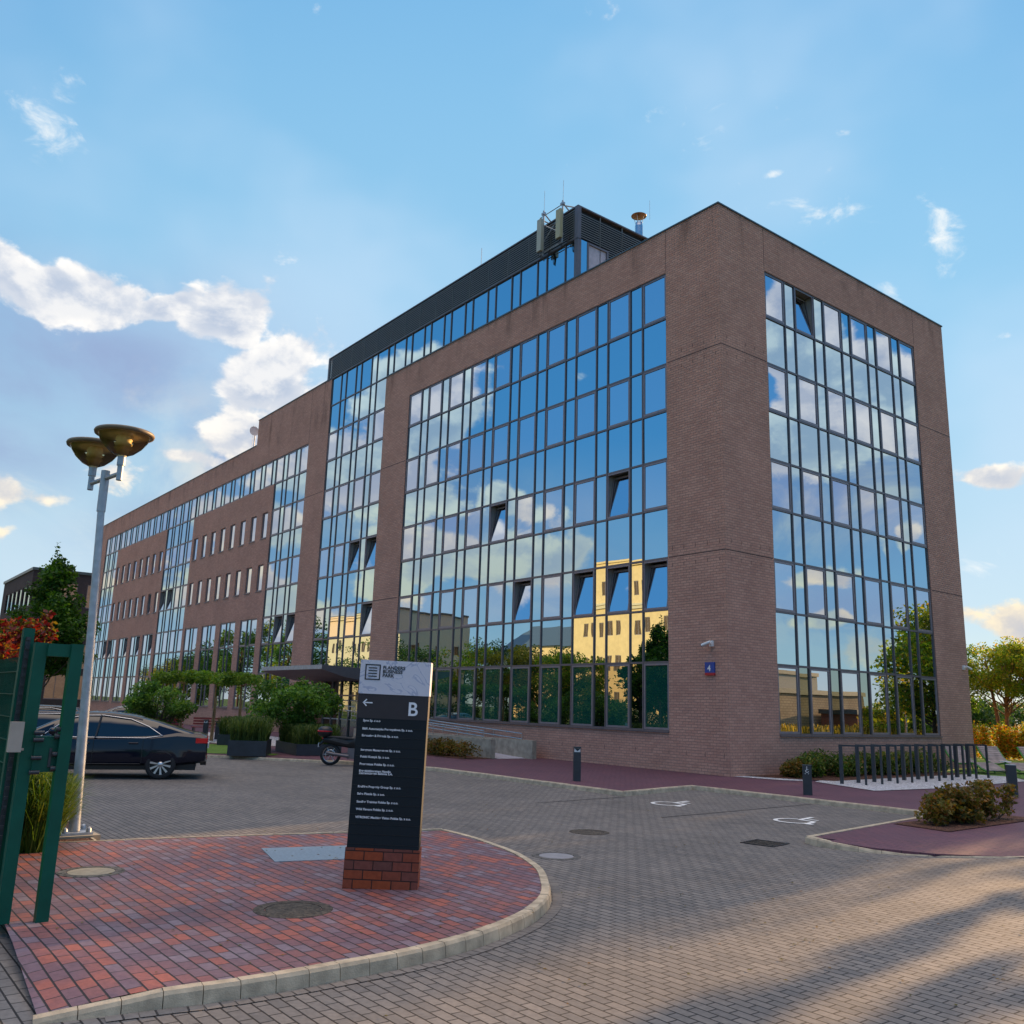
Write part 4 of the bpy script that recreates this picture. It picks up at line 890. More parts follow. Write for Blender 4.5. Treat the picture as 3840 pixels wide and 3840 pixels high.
S=thing('sign_totem','tall dark grey business park sign totem with white top on a red brick plinth','sign',(sx0,sy0,HK-.012),R(53))
S.rotation_euler=(R(.4),R(1.0),R(53))
TH=2.335
mb=MB(); mb.box(0,0,0,sW,sD,.40); mb.build('plinth',M['brick_base'],S)
dk1=simple('dark grey sign panel',(.050,.046,.050),.65,spec=.15,var=.05); dk2=simple('near black sign panel',(.016,.022,.027),.65,spec=.15,var=.06)
def topmat():
    m,nt_,out=newmat('white marbled sign header'); p=pbsdf(nt_,out,(.6,.6,.65),.6,spec=.2); tc_=N(nt_,'ShaderNodeTexCoord'); n=N(nt_,'ShaderNodeTexNoise',Scale=2.6,Detail=3.0,Distortion=1.6); L(nt_,tc_.outputs['Object'],n.inputs['Vector'])
    w_=N(nt_,'ShaderNodeMath',operation='MULTIPLY'); L(nt_,n.outputs['Fac'],w_.inputs[0]); w_.inputs[1].default_value=5; f=N(nt_,'ShaderNodeMath',operation='FRACT'); L(nt_,w_.outputs[0],f.inputs[0])
    L(nt_,ramp(nt_,f.outputs[0],[(0,(.62,.61,.68)),(.62,(.66,.65,.72)),(.66,(.40,.43,.56)),(.76,(.52,.53,.64)),(.8,(.64,.63,.70))]),p.inputs['Base Color']); return m
mb=MB(); mb.box(.012,.012,.40,sW-.012,sD-.012,1.72); mb.build('tenant_panel',dk2,S)
mb=MB(); mb.box(.010,.010,1.72,sW-.010,sD-.010,1.975); mb.build('direction_panel',dk1,S)
mb=MB(); mb.box(.006,.006,1.975,sW-.006,sD-.006,TH); hd=mb.build('header_panel',topmat(),S)
mb=MB()
for i in range(1,14): z=1.72-i*.0985; mb.box(.02,.009,z-.0015,sW-.02,.0115,z+.0015)
mb.build('panel_joint',M['black'],S)
TM=lambda x,z,d=.0: Matrix.Translation((x,d,z))@Matrix.Rotation(R(90),4,'X')
blk=simple('logo ink',(.01,.012,.018),.5,var=0); wht=simple('sign lettering',(.78,.80,.85),.5,var=0)
lg=MB(); x0,x1,z0,z1=.06,.225,TH-.212,TH-.045; b=.012
for q in ((x0,z0,x1,z0+b),(x0,z1-b,x1,z1),(x0,z0+b,x0+b,z1-b),(x1-b,z0+b,x1,z1-b)): lg.box(q[0],.002,q[1],q[2],.0058,q[3])
for i in range(4): z=z0+.034+i*.0295; lg.box(x0+.036,.002,z,x1-.036,.0058,z+.011)
lg.build('logo',blk,S)
text(S,'park_name','FLANDERS\nBUSINESS\nPARK',.050,blk,TM(.250,TH-.092,.004),sp=1.03,line=.84,bold=.0013)
text(S,'building_letter','B',.20,wht,TM(.545,1.765,.008),bold=.003)
ar=MB(); 
for P in ([(.065,1.875),(.165,1.875),(.165,1.888),(.065,1.888)],[(.058,1.881),(.098,1.921),(.107,1.912),(.076,1.881)],[(.058,1.882),(.098,1.842),(.107,1.851),(.076,1.882)]):
    ar.face([(x,.006,z) for x,z in P])
ar.build('arrow',wht,S)
rows=['3pro Sp. z o.o','B&R Automatyka Przemysłowa Sp. z o.o.','Executive & Friends Sp. z o.o.',None,'Integrum Management Sp. z o.o.','Polski Koszyk Sp. z o.o.','Proventuss Polska Sp. z o.o.','Przedsiębiorstwo Handlu\nZagranicznego Baltona S.A.',None,'RedNet Property Group Sp. z o.o.','Sales Pistols Sp. z o.o.','Sandler Training Polska Sp. z o.o.','Wild Flavors Polska Sp. z o.o.','VITRONIC Machine Vision Polska Sp. z o.o.']
zs_=[2375-z for z in ()]
yy=[628,687,737,None,841,890,943,1000,None,1104,1155,1211,1264,1320]
ms=[]
for s,y in zip(rows,yy):
    if s: z=1.72-(y-608)*(1.72-.40)/(1533-608)-.008+(.012 if '\n' in s else 0); ms.append(text(None,'x',s,.0315,wht,TM(.078,z,.008),sp=1.03,line=.75,bold=.0009))
joinmesh('tenant_names',ms,wht,S)
# ------------------------------------------------------------------ house number, cameras
hn=thing('house_number_plate','blue house number plate reading 4 with a red lower band on the brick corner','house number',(-.69,-.0,3.32))
mb=MB(); mb.box(-.19,-.05,-.13,.19,-.0,.20); mb.build('plate',simple('blue enamel',(.012,.06,.30),.3),hn)
mb=MB(); mb.box(-.19,-.052,-.21,.19,-.0,-.13); mb.build('band',simple('red enamel',(.45,.02,.03),.3),hn)
text(hn,'numeral','4',.27,M['white'],Matrix.Translation((-.085,-.054,-.08))@Matrix.Rotation(R(90),4,'X'),bold=.004)
def cctv(label,loc,rz):
    t=thing('security_camera',label,'camera',loc,rz); a=MB(); a.box(-.07,-.07,-.09,.07,0,.09); a.build('mount',M['white'],t); b=MB(); b.tube([(0,-.07,-.0),(-.05,-.17,-.01)],.02,8); b.build('arm',M['white'],t)
    c=MB(); c.tube([(.06,-.17,.04),(-.24,-.22,-.06)],.05,12); c.build('housing',M['white'],t); d=MB(); d.tube([(-.24,-.22,-.06),(-.262,-.224,-.067)],.043,12); d.build('lens',M['black'],t); return t
cctv('white bullet security camera above the house number',(-.60,-.0,4.10),0); cctv('white security camera at the far edge of the right facade',(0,15.05,4.08),R(90)).scale=(-1,1,1)
# ------------------------------------------------------------------ street lamp
def street_lamp(label,loc,top,hz=5.60,rz=0,group=None):
    t=thing('street_lamp',label,'street lamp',loc,0,group); mb=MB(); tx,ty=top
    mb.tube([(0,0,.03),(tx*.5,ty*.5,2.5),(tx,ty,4.55)],[.075,.062,.05],16); mb.tube([(tx,ty,4.5),(tx*1.03,ty*1.03,5.12)],[.062,.062],16); mb.build('pole',M['galv'],t)
    b=MB(); b.box(-.2,-.2,-.0,.2,.2,.028); b.build('base_plate',M['galv'],t)
    for sx_,sy_ in ((1,1),(1,-1),(-1,1),(-1,-1)): c=MB(); c.lathe([(.035,0),(.035,.05),(.02,.075),(.001,.08)],(sx_*.15,sy_*.15,.02),12); c.build('bolt',M['galv'],t)
    f=MB(); f.box(-.28,-.28,-.09,.28,.28,-.001); f.build('footing',M['concrete'],t)
    a=Vector((.5*math.cos(rz),.5*math.sin(rz),0)); cx,cy=tx*1.02,ty*1.02; arm=MB(); arm.tube([(cx+a.x,cy+a.y,5.0),(cx-a.x,cy-a.y,5.0)],.033,10); arm.build('crossarm',M['galv'],t)
    glass,nt_,out=newmat('amber lamp bowl'); 
    g1=N(nt_,'ShaderNodeBsdfTransparent'); g1.inputs[0].default_value=(.95,.88,.66,1); g2=N(nt_,'ShaderNodeBsdfGlossy',Roughness=.06); fr=N(nt_,'ShaderNodeFresnel',IOR=1.45); mx=N(nt_,'ShaderNodeMixShader'); L(nt_,fr.outputs[0],mx.inputs[0]); L(nt_,g1.outputs[0],mx.inputs[1]); L(nt_,g2.outputs[0],mx.inputs[2]); L(nt_,mx.outputs[0],out.inputs[0])
    for s in (1,-1):
        hx,hy=cx+a.x*s,cy+a.y*s; h=MB(); h.tube([(hx,hy,4.9),(hx,hy,5.3)],.042,12); h.tube([(hx,hy,5.12),(hx,hy,5.33)],.056,12); ho=h.build('lamp_stem',M['galv'],t)
        b=MB(); b.lathe([(.001,hz-.34),(.06,hz-.336),(.16,hz-.29),(.26,hz-.20),(.33,hz-.10),(.36,hz-.02)],(hx,hy,0),32); b.build('bowl',glass,t)
        r=MB(); r.lathe([(.365,hz-.03),(.405,hz-.03),(.415,hz),(.405,hz+.022),(.28,hz+.045),(.001,hz+.055)],(hx,hy,0),36); r.build('lamp_cap',M['lampcap'],t); r=MB(); r.lathe([(.37,hz-.032),(.2,hz-.034),(.001,hz-.035)],(hx,hy,0),36); r.build('lamp_ceiling',M['lampin'],t)
        k=MB(); 
        k.lathe([(.10,hz-.02),(.12,hz-.10),(.10,hz-.12),(.125,hz-.16),(.10,hz-.18),(.125,hz-.22),(.09,hz-.25),(.06,hz-.35)],(hx,hy,0),20); k.build('lamp_reflector',M['lampin'],t)
    return t
M['lampcap']=simple('dark lamp cap',(.20,.15,.10),.5); M['lampin']=simple('lamp inner body',(.66,.54,.32),.5)
street_lamp('grey street lamp post with two dish shaped amber lamp heads, left of the sign',(4.18,-19.24,.1),(-.12,-.16),rz=math.atan2(.077,.475))
street_lamp('twin headed street lamp outside the picture, mirrored in the right facade',(13.0,34.5,.0),(0,0),hz=5.67,rz=R(20))
# ------------------------------------------------------------------ gate and fence
G=thing('gate_frame','dark green steel gate frame of two posts with a lock box','gate',(0,0,0))
zb=HK-.012
for x,y in ((9.12,-20.87),(9.20,-20.59)):
    mb=MB(); mb.box(x-.048,y-.050,zb,x+.048,y+.050,2.40,0); mb.build('post',M['green'],G)
mb=MB(); mb.box(9.10,-20.820,2.285,9.21,-20.640,2.395); mb.build('top_rail',M['green'],G)
mb=MB(); mb.box(9.13,-20.820,1.30,9.19,-20.640,1.60); o=mb.build('lock_plate',M['green'],G)
mb=MB()
for z in (1.33,1.45,1.60,1.66): mb.tube([(9.215,-20.68,z),(9.215,-20.58,z)],.022,8); mb.tube([(9.21,-20.84,z-.03),(9.21,-20.76,z-.03)],.018,8)
mb.box(9.19,-20.70,1.34,9.20,-20.68,1.50); mb.build('guide_roller',M['anthracite'],o)
mb=MB(); mb.box(9.175,-20.93,1.48,9.185,-20.90,1.5); mb.box(9.172,-21.03,1.47,9.25,-20.93,1.72); kb=mb.build('key_switch_box',simple('beige box',(.42,.36,.30),.5),G)
FN=thing('mesh_fence','green welded mesh fence panel running left from the gate posts','fence',(0,0,0))
mb=MB(); mb.box(8.87,-20.99,.05,8.96,-20.90,2.53); mb.build('post',M['green'],FN)
mb=MB(); mb.box(5.6,-20.99,.05,5.68,-20.91,2.2); mb.build('post',M['green'],FN)
mb=MB(); mb.box(8.965,-20.97,.05,8.985,-20.93,2.45); 
for i in range(30): mb.box(8.985,-20.965,.1+i*.08,9.005,-20.935,.13+i*.08)
mb.build('rack_profile',M['anthracite'],FN)
mb=MB(); x=5.7
while x<8.87: mb.box(x-.003,-20.96,.12,x+.003,-20.954,2.28); x+=.05
for i in range(12): z=.15+i*.2-.0; mb.box(5.68,-20.966,z-.004,8.87,-20.960,z+.004); mb.box(5.68,-20.954,z-.004,8.87,-20.948,z+.004)
mb.build('mesh_panel',M['green'],FN)
sm_,nts,outs=newmat('green privacy screen'); d=N(nts,'ShaderNodeBsdfDiffuse'); d.inputs[0].default_value=(.008,.10,.065,1); tr=N(nts,'ShaderNodeBsdfTransparent'); mx=N(nts,'ShaderNodeMixShader'); mx.inputs[0].default_value=.62; L(nts,tr.outputs[0],mx.inputs[1]); L(nts,d.outputs[0],mx.inputs[2]); L(nts,mx.outputs[0],outs.inputs[0])
mb=MB(); mb.box(5.7,-20.942,.12,8.87,-20.940,2.2); mb.build('screen_netting',sm_,FN)
# ------------------------------------------------------------------ bollards
def bollard(label,x,y,z,h,w,kind,rz=.9):
    t=thing('bollard',label,'bollard',(x,y,z),rz); mb=MB()
    if kind=='lamp':
        mb.box(-w/2,-w/2,0,w/2,w/2,h-.13); mb.build('post',M['anthracite'],t); mb=MB(); mb.box(-w/2,-w/2,h-.035,w/2,w/2,h); 
        for a in (-1,1):
            for b in (-1,1): mb.box(a*w/2-.008 if a>0 else -w/2,b*w/2-.008 if b>0 else -w/2,h-.13,a*w/2 if a>0 else -w/2+.008,b*w/2 if b>0 else -w/2+.008,h-.035)
        mb.build('cap',M['anthracite'],t); mb=MB(); mb.box(-w/2+.02,-w/2+.02,h-.13,w/2-.02,w/2-.02,h-.035); mb.build('lamp_glass',M['white'],t)
        mb=MB(); mb.face([(-w/2+.015,-w/2+.014,h-.04),(w/2-.015,-w/2+.014,h-.04),(0,-w/2+.014,h-.11)]); mb.face([(w/2-.014,-w/2+.015,h-.04),(w/2-.014,w/2-.015,h-.04),(w/2-.014,0,h-.11)]); mb.build('reflector',M['anthracite'],t)
    else:
        mb.box(-w/2,-w/2,0,w/2,w/2,h-.012); mb.build('post',M['anthracite'],t); mb=MB(); mb.box(-w/2-.004,-w/2-.004,h-.012,w/2+.004,w/2+.004,h); mb.build('cap',M['galv'] if kind=='wood' else M['anthracite'],t)
        if kind=='wood': mb=MB(); mb.box(w/2,-w/2+.012,.02,w/2+.01,w/2-.012,h-.02); mb.build('timber_side',simple('grey brown timber',(.22,.18,.14),.8),t)
        else:
            mb=MB(); y0=-w/2-.003
            P=[(-.03,.0),(-.005,.045)]
            for k in range(9):
                a=R(100+k*30); mb.box(-.0+.032*math.cos(a)-.008,y0,h-.14+.032*math.sin(a)-.008,-.0+.032*math.cos(a)+.008,y0+.002,h-.14+.032*math.sin(a)+.008)
            mb.box(-.012,y0,h-.11,.002,y0+.002,h-.065); mb.box(-.012,y0,h-.112,.03,y0+.002,h-.1); mb.box(-.014,y0,h-.055,.006,y0+.002,h-.035); mb.build('wheelchair_sign',M['white'],t)
            mb=MB(); mb.box(-.055,y0,h-.21,-.035,y0+.002,h-.195); mb.box(.02,y0,h-.21,.04,y0+.002,h-.195); mb.build('small_marks',M['white'],t)
    return t
bollard('dark bollard light with a glazed top, in front of the brick base',-.34,-5.92,.09,.88,.19,'lamp',.95)
bollard('dark bollard with a white wheelchair symbol, between bike stands and kerb',4.62,-2.87,.09,.70,.21,'sign',.62)
bollard('dark bollard with a timber side near the right edge of the photo',6.93,2.75,.09,.78,.22,'wood',.55)
bollard('small dark bollard light by the terrace, left of the motorcycle',-21.0,-8.6,.09,.95,.18,'lamp',.9)
# ------------------------------------------------------------------ bicycle stands
def stand():
    t=thing('bicycle_stand','','bicycle stand',(0,0,0),0,'bicycle stands on the white gravel'); h=1.04
    mb=MB(); mb.box(-.05,-.055,0,.05,.055,h); mb.build('wide_post',M['anthracite'],t); mb=MB(); mb.box(.61,-.03,0,.67,.03,h); mb.build('slim_post',M['anthracite'],t); mb=MB(); mb.box(-.05,-.03,h,.67,.03,h+.045); mb.build('top_bar',M['anthracite'],t); return t
s0=stand(); ordn=['first bicycle stand, nearest to the wheelchair bollard','second','third','fourth','fifth','sixth','seventh','eighth','ninth','last bicycle stand, nearest to the wooden loungers']
for i in range(10):
    f=i/9; x=2.98+(2.74-2.98)*f; y=1.2+(9.2-1.2)*f; rz=R(28)+(R(-2)-R(28))*min(1,f*1.2)
    lab=ordn[i] if i in (0,9) else ordn[i]+' bicycle stand from the wheelchair bollard, on white gravel'
    if i==0: s0.location=(x,y,.1); s0.rotation_euler=(0,0,rz); s0['label']=lab
    else: dup(s0,(x,y,.1),rz,lab)
# ------------------------------------------------------------------ loungers
def lounger(label):
    t=thing('wooden_lounger',label,'lounger',(0,0,0),0,'wooden loungers on the lawn')
    prof=[(-1.05,.90),(-.9,.70),(-.72,.50),(-.5,.36),(-.25,.30),(0,.30),(.25,.34),(.45,.36),(.65,.30),(.85,.20),(1.1,.12)]
    pts=[]
    for i in range(len(prof)-1):
        for k in range(3): pts.append((prof[i][0]+(prof[i+1][0]-prof[i][0])*k/3,prof[i][1]+(prof[i+1][1]-prof[i][1])*k/3))
    pts.append(prof[-1]); mb=MB()
    for a,b in zip(pts,pts[1:]):
        dx,dz=b[0]-a[0],b[1]-a[1]; l=math.hypot(dx,dz); nx,nz=-dz/l*.025,dx/l*.025; A=(a[0]+dx*.08,a[1]+dz*.08); B_=(b[0]-dx*.08,b[1]-dz*.08)
        q=[(A[0],A[1]),(B_[0],B_[1]),(B_[0]+nx,B_[1]+nz),(A[0]+nx,A[1]+nz)]
        for y0,y1 in ((-.42,.42),):
            mb.face([(p[0],y0,p[1]) for p in q]); mb.face([(p[0],y1,p[1]) for p in q[::-1]]); mb.face([(q[3][0],y0,q[3][1]),(q[2][0],y0,q[2][1]),(q[2][0],y1,q[2][1]),(q[3][0],y1,q[3][1])]); mb.face([(q[0][0],y0,q[0][1]),(q[1][0],y0,q[1][1]),(q[1][0],y1,q[1][1]),(q[0][0],y1,q[0][1])][::-1]); mb.face([(q[1][0],y0,q[1][1]),(q[2][0],y0,q[2][1]),(q[2][0],y1,q[2][1]),(q[1][0],y1,q[1][1])]); mb.face([(q[0][0],y0,q[0][1]),(q[3][0],y0,q[3][1]),(q[3][0],y1,q[3][1]),(q[0][0],y1,q[0][1])][::-1])
    mb.build('slatted_seat',simple('weathered lounger slats',(.30,.25,.23),.7,var=.3,scale=4) if 'slat' not in M else M['slat'],t)
    for y in (-.45,.45):
        s=MB(); s.tube([(p[0],y,p[1]-.01) for p in prof],.03,6); s.tube([(-.3,y,.27),(-.45,y,0)],.025,6); s.tube([(.4,y,.33),(.5,y,0)],.025,6); s.build('side_frame',M['lgreen'],t)
    return t
M['slat']=simple('weathered lounger slats',(.33,.26,.24),.7,var=.3,scale=4); M['lgreen']=simple('grass green paint',(.06,.25,.03),.5)
l0=lounger('curved wooden lounger nearest to the brick wall, half hidden by the bicycle stands'); l0.location=(1.55,12.1,.1); l0.rotation_euler=(0,0,R(-24))
dup(l0,(2.05,13.7,.1),R(-26),'curved wooden lounger in the middle of the row, backrest beside the last bicycle stand'); dup(l0,(2.7,15.6,.1),R(-28),'curved wooden lounger at the right edge of the photo')
def side_table(label,loc,mat):
    t=thing('side_table',label,'side table',loc,0,'little tables between the loungers'); a=MB(); a.lathe([(.001,.42),(.2,.42),(.2,.445),(.001,.445)],n=20,smooth=False); a.build('table_top',M['white'] if mat=='lgreen' else M['wood'],t); b=MB(); b.lathe([(.04,0),(.04,.42)],n=10); b.build('leg',M[mat],t); return t
side_table('small round table with green leg beside the nearest lounger',(2.45,12.6,.1),'lgreen'); side_table('small round table with orange wooden leg between two loungers',(2.75,14.0,.1),'wood'); side_table('small round table with green leg at the right photo edge',(3.3,14.6,.1),'lgreen')
# ------------------------------------------------------------------ ramp and rails
Rp=thing('access_ramp','concrete access ramp with low walls running along the brick base','ramp',(0,0,0))
mb=MB(); mb.prism([(-9.0,-2.12),(-9.0,-2.32),(-19.5,-2.32),(-19.5,-2.12)],.05,.78); mb.build('front_wall',M['concrete'],Rp)
mb=MB(); mb.prism([(-8.45,-.62),(-8.45,-.82),(-19.5,-.82),(-19.5,-.62)],.05,.76); mb.build('rear_wall',M['concrete'],Rp)
mb=MB(); mb.face([(-8.8,-2.12,.1),(-8.8,-.82,.1),(-19.5,-.82,.62),(-19.5,-2.12,.62)]); mb.build('ramp_floor',M['panel'],Rp)
def rail(label,y,x0,z0,x1,z1):
    t=thing('handrail',label,'handrail',(0,0,0),0,'steel handrails of the ramp')
    for dz in (0,-.2):
        m=MB(); m.tube([(x0,y,z0+dz),(x1,y,z1+dz)],.022,8); m.build('rail',M['steel'],t)
    for k in range(7): f=k/6; x=x0+(x1-x0)*f; z=z0+(z1-z0)*f; m=MB(); m.tube([(x,y,z-.45 if z-.45>.5 else .72),(x,y,z)],.016,6); m.build('upright',M['steel'],t)
    return t
rail('double steel handrail on the front ramp wall',-2.22,-9.6,1.05,-20.0,1.55); rail('double steel handrail on the rear ramp wall against the bricks',-.72,-9.2,.98,-20.0,1.5)
rail('short steel handrail beside the entrance doors',-2.6,-19.0,1.75,-22.5,1.85)
# ------------------------------------------------------------------ benches, bin
def bench(label,x,y,rz):
    t=thing('park_bench',label,'bench',(x,y,.1),rz,'red benches on the terrace'); m=MB()
    for i in range(4): m.box(-.9,-.22+i*.115,.43,.9,-.13+i*.115,.46)
    red=M['benchred']; m.build('seat',red,t); m=MB()
    for i in range(3): m.box(-.9,.25,.55+i*.13,.9,.28,.64+i*.13)
    m.build('backrest',red,t)
    for sx_ in (-.8,.8): m=MB(); m.box(sx_-.03,-.2,0,sx_+.03,.2,.43); m.build('leg',M['anthracite'],t)
    return t
M['benchred']=simple('dark red bench boards',(.22,.04,.035),.6)
bench('dark red slatted bench left of the flat crowned trees',-26.0,-8.9,R(60)); bench('dark red slatted bench behind the flat crowned trees',-26.5,-6.4,R(60))
tb=thing('litter_bin','dark square litter bin on the terrace by the benches','litter bin',(-23.6,-7.0,.1),.6); m=MB(); m.box(-.16,-.16,0,.16,.16,.75); m.build('body',M['anthracite'],tb); m=MB(); m.box(-.18,-.18,.78,.18,.18,.82); m.box(-.14,-.14,.75,-.11,-.11,.78); m.box(.11,.11,.75,.14,.14,.78); m.build('lid',M['anthracite'],tb)
rp=thing('marker_post','small red and white marker post seen past the gate frame','post',(-22.0,-16.6,0)); m=MB(); m.lathe([(.05,0),(.05,1.45)],n=10); m.build('pole',simple('signal red',(.55,.02,.015),.5),rp); m=MB(); m.lathe([(.052,1.1),(.052,1.25)],n=10); m.build('white_band',M['white'],rp)
# ------------------------------------------------------------------ roof equipment
def antenna(label,x,z0,z1,y=-.35,tint=(.42,.42,.34)):
    t=thing('cell_antenna',label,'antenna',(x,y,0)); m=MB(); m.box(-.14,-.09,z0,.14,.07,z1); m.build('panel',simple('antenna radome',tint,.5,var=.05),t)
    m=MB(); m.tube([(0,.16,z0-.15),(0,.16,z1+.5)],.04,10); m.build('mast',M['galv'],t); m=MB(); m.tube([(.02,.16,z1+.45),(.03,.16,z1+1.45)],.008,5); m.build('lightning_rod',M['galv'],t)
    m=MB()
    for z in (z0+.25,z1-.25): m.box(-.05,.07,z-.04,.05,.2,z+.04)
    m.tube([(0,.16,z1+.4),(-.1,.9,z1+.05)],.03,6); m.box(-.09,.1,z1+.3,.09,.22,z1+.4); m.build('bracket',M['galv'],t)
    m=MB()
    for k in range(3): m.tube([(-.08+.08*k,0,z0),(-.08+.08*k,.02,z0-.16),(.06+.05*k,.1,z0-.38-.05*k),(.25+.04*k,.2,z0-.25),(.28,.3,z0+.1)],.014,5)
    m.build('cable',M['black'],t); return t
antenna('pale cell antenna panel on a mast, left one of the pair at the roof corner',-9.3,21.1,22.6); antenna('pale cell antenna panel on a mast, nearer to the roof storey corner',-8.05,21.2,22.52,tint=(.42,.39,.24))
br=thing('antenna_bracket','galvanised cross braces holding the two cell antennas to the louvres','bracket',(0,0,0)); m=MB()
for a,b in (((-9.55,-.19,22.6),(-8.05,-.19,21.5)),((-9.55,-.19,21.4),(-8.05,-.19,22.5)),((-9.55,-.19,22.85),(-8.05,-.19,22.85)),((-9.55,-.19,21.1),(-8.05,-.19,21.1))): m.tube([a,b],.022,6)
m.build('brace',M['galv'],br)
m=MB(); m.tube([(-8.05,-.19,22.8),(-7.6,.5,22.7)],.03,6); m.tube([(-9.55,-.19,22.8),(-9.4,.6,22.7)],.03,6); m.build('stay',M['galv'],br)
# flue
fl=thing('roof_flue','shiny steel flue with a copper coloured conical cap on the roof','chimney',(-9.2,5.6,1.5))
m=MB(); m.lathe([(.19,20.5),(.19,23.0),(.185,23.02),(.15,23.2)],n=24,smooth=True); m.build('pipe',M['steel'],fl)
m=MB(); m.lathe([(.37,23.55),(.36,23.53),(.2,23.62),(.001,23.66)],n=28); m.lathe([(.36,23.545),(.2,23.50),(.001,23.48)],n=28); m.build('cap',simple('copper cap',(.42,.22,.10),.4,.7),fl)
m=MB()
for k in range(4): a=k*1.57+.4; m.tube([(math.cos(a)*.15,math.sin(a)*.15,23.1),(math.cos(a)*.26,math.sin(a)*.26,23.55)],.012,5)
m.tube([(.42,.3,23.3),(.42,.3,24.3)],.008,5); m.build('stay',M['galv'],fl)
# dish on the wing
ds=thing('satellite_dish','small round white dish aerial with a thin mast on the wing roof','satellite dish',(-41.8,.25,ZP+.05)); m=MB(); m.tube([(0,0,0),(0,0,1.35)],.04,8); m.tube([(-.35,0,0),(-.35,0,1.9)],.012,5); m.build('mast',M['galv'],ds)
m=MB(); m.lathe([(.001,0),(.18,.02),(.30,.06),(.34,.12)],(.35,-.25,1.2),24,axis='x'); m.lathe([(.34,.12),(.30,.10),(.001,.10)],(.35,-.25,1.2),24,axis='x'); m.build('dish',M['white'],ds); m=MB(); m.tube([(0,0,1.15),(.36,-.25,1.2)],.03,6); m.build('arm',M['galv'],ds)
rd=MB(); rd.tube([(-14.6,.3,22.5),(-14.6,.3,23.7)],.012,5); o=rd.build('lightning_rod',M['galv']); tag(o,'thin lightning rod standing alone on the louvred roof storey','lightning rod')
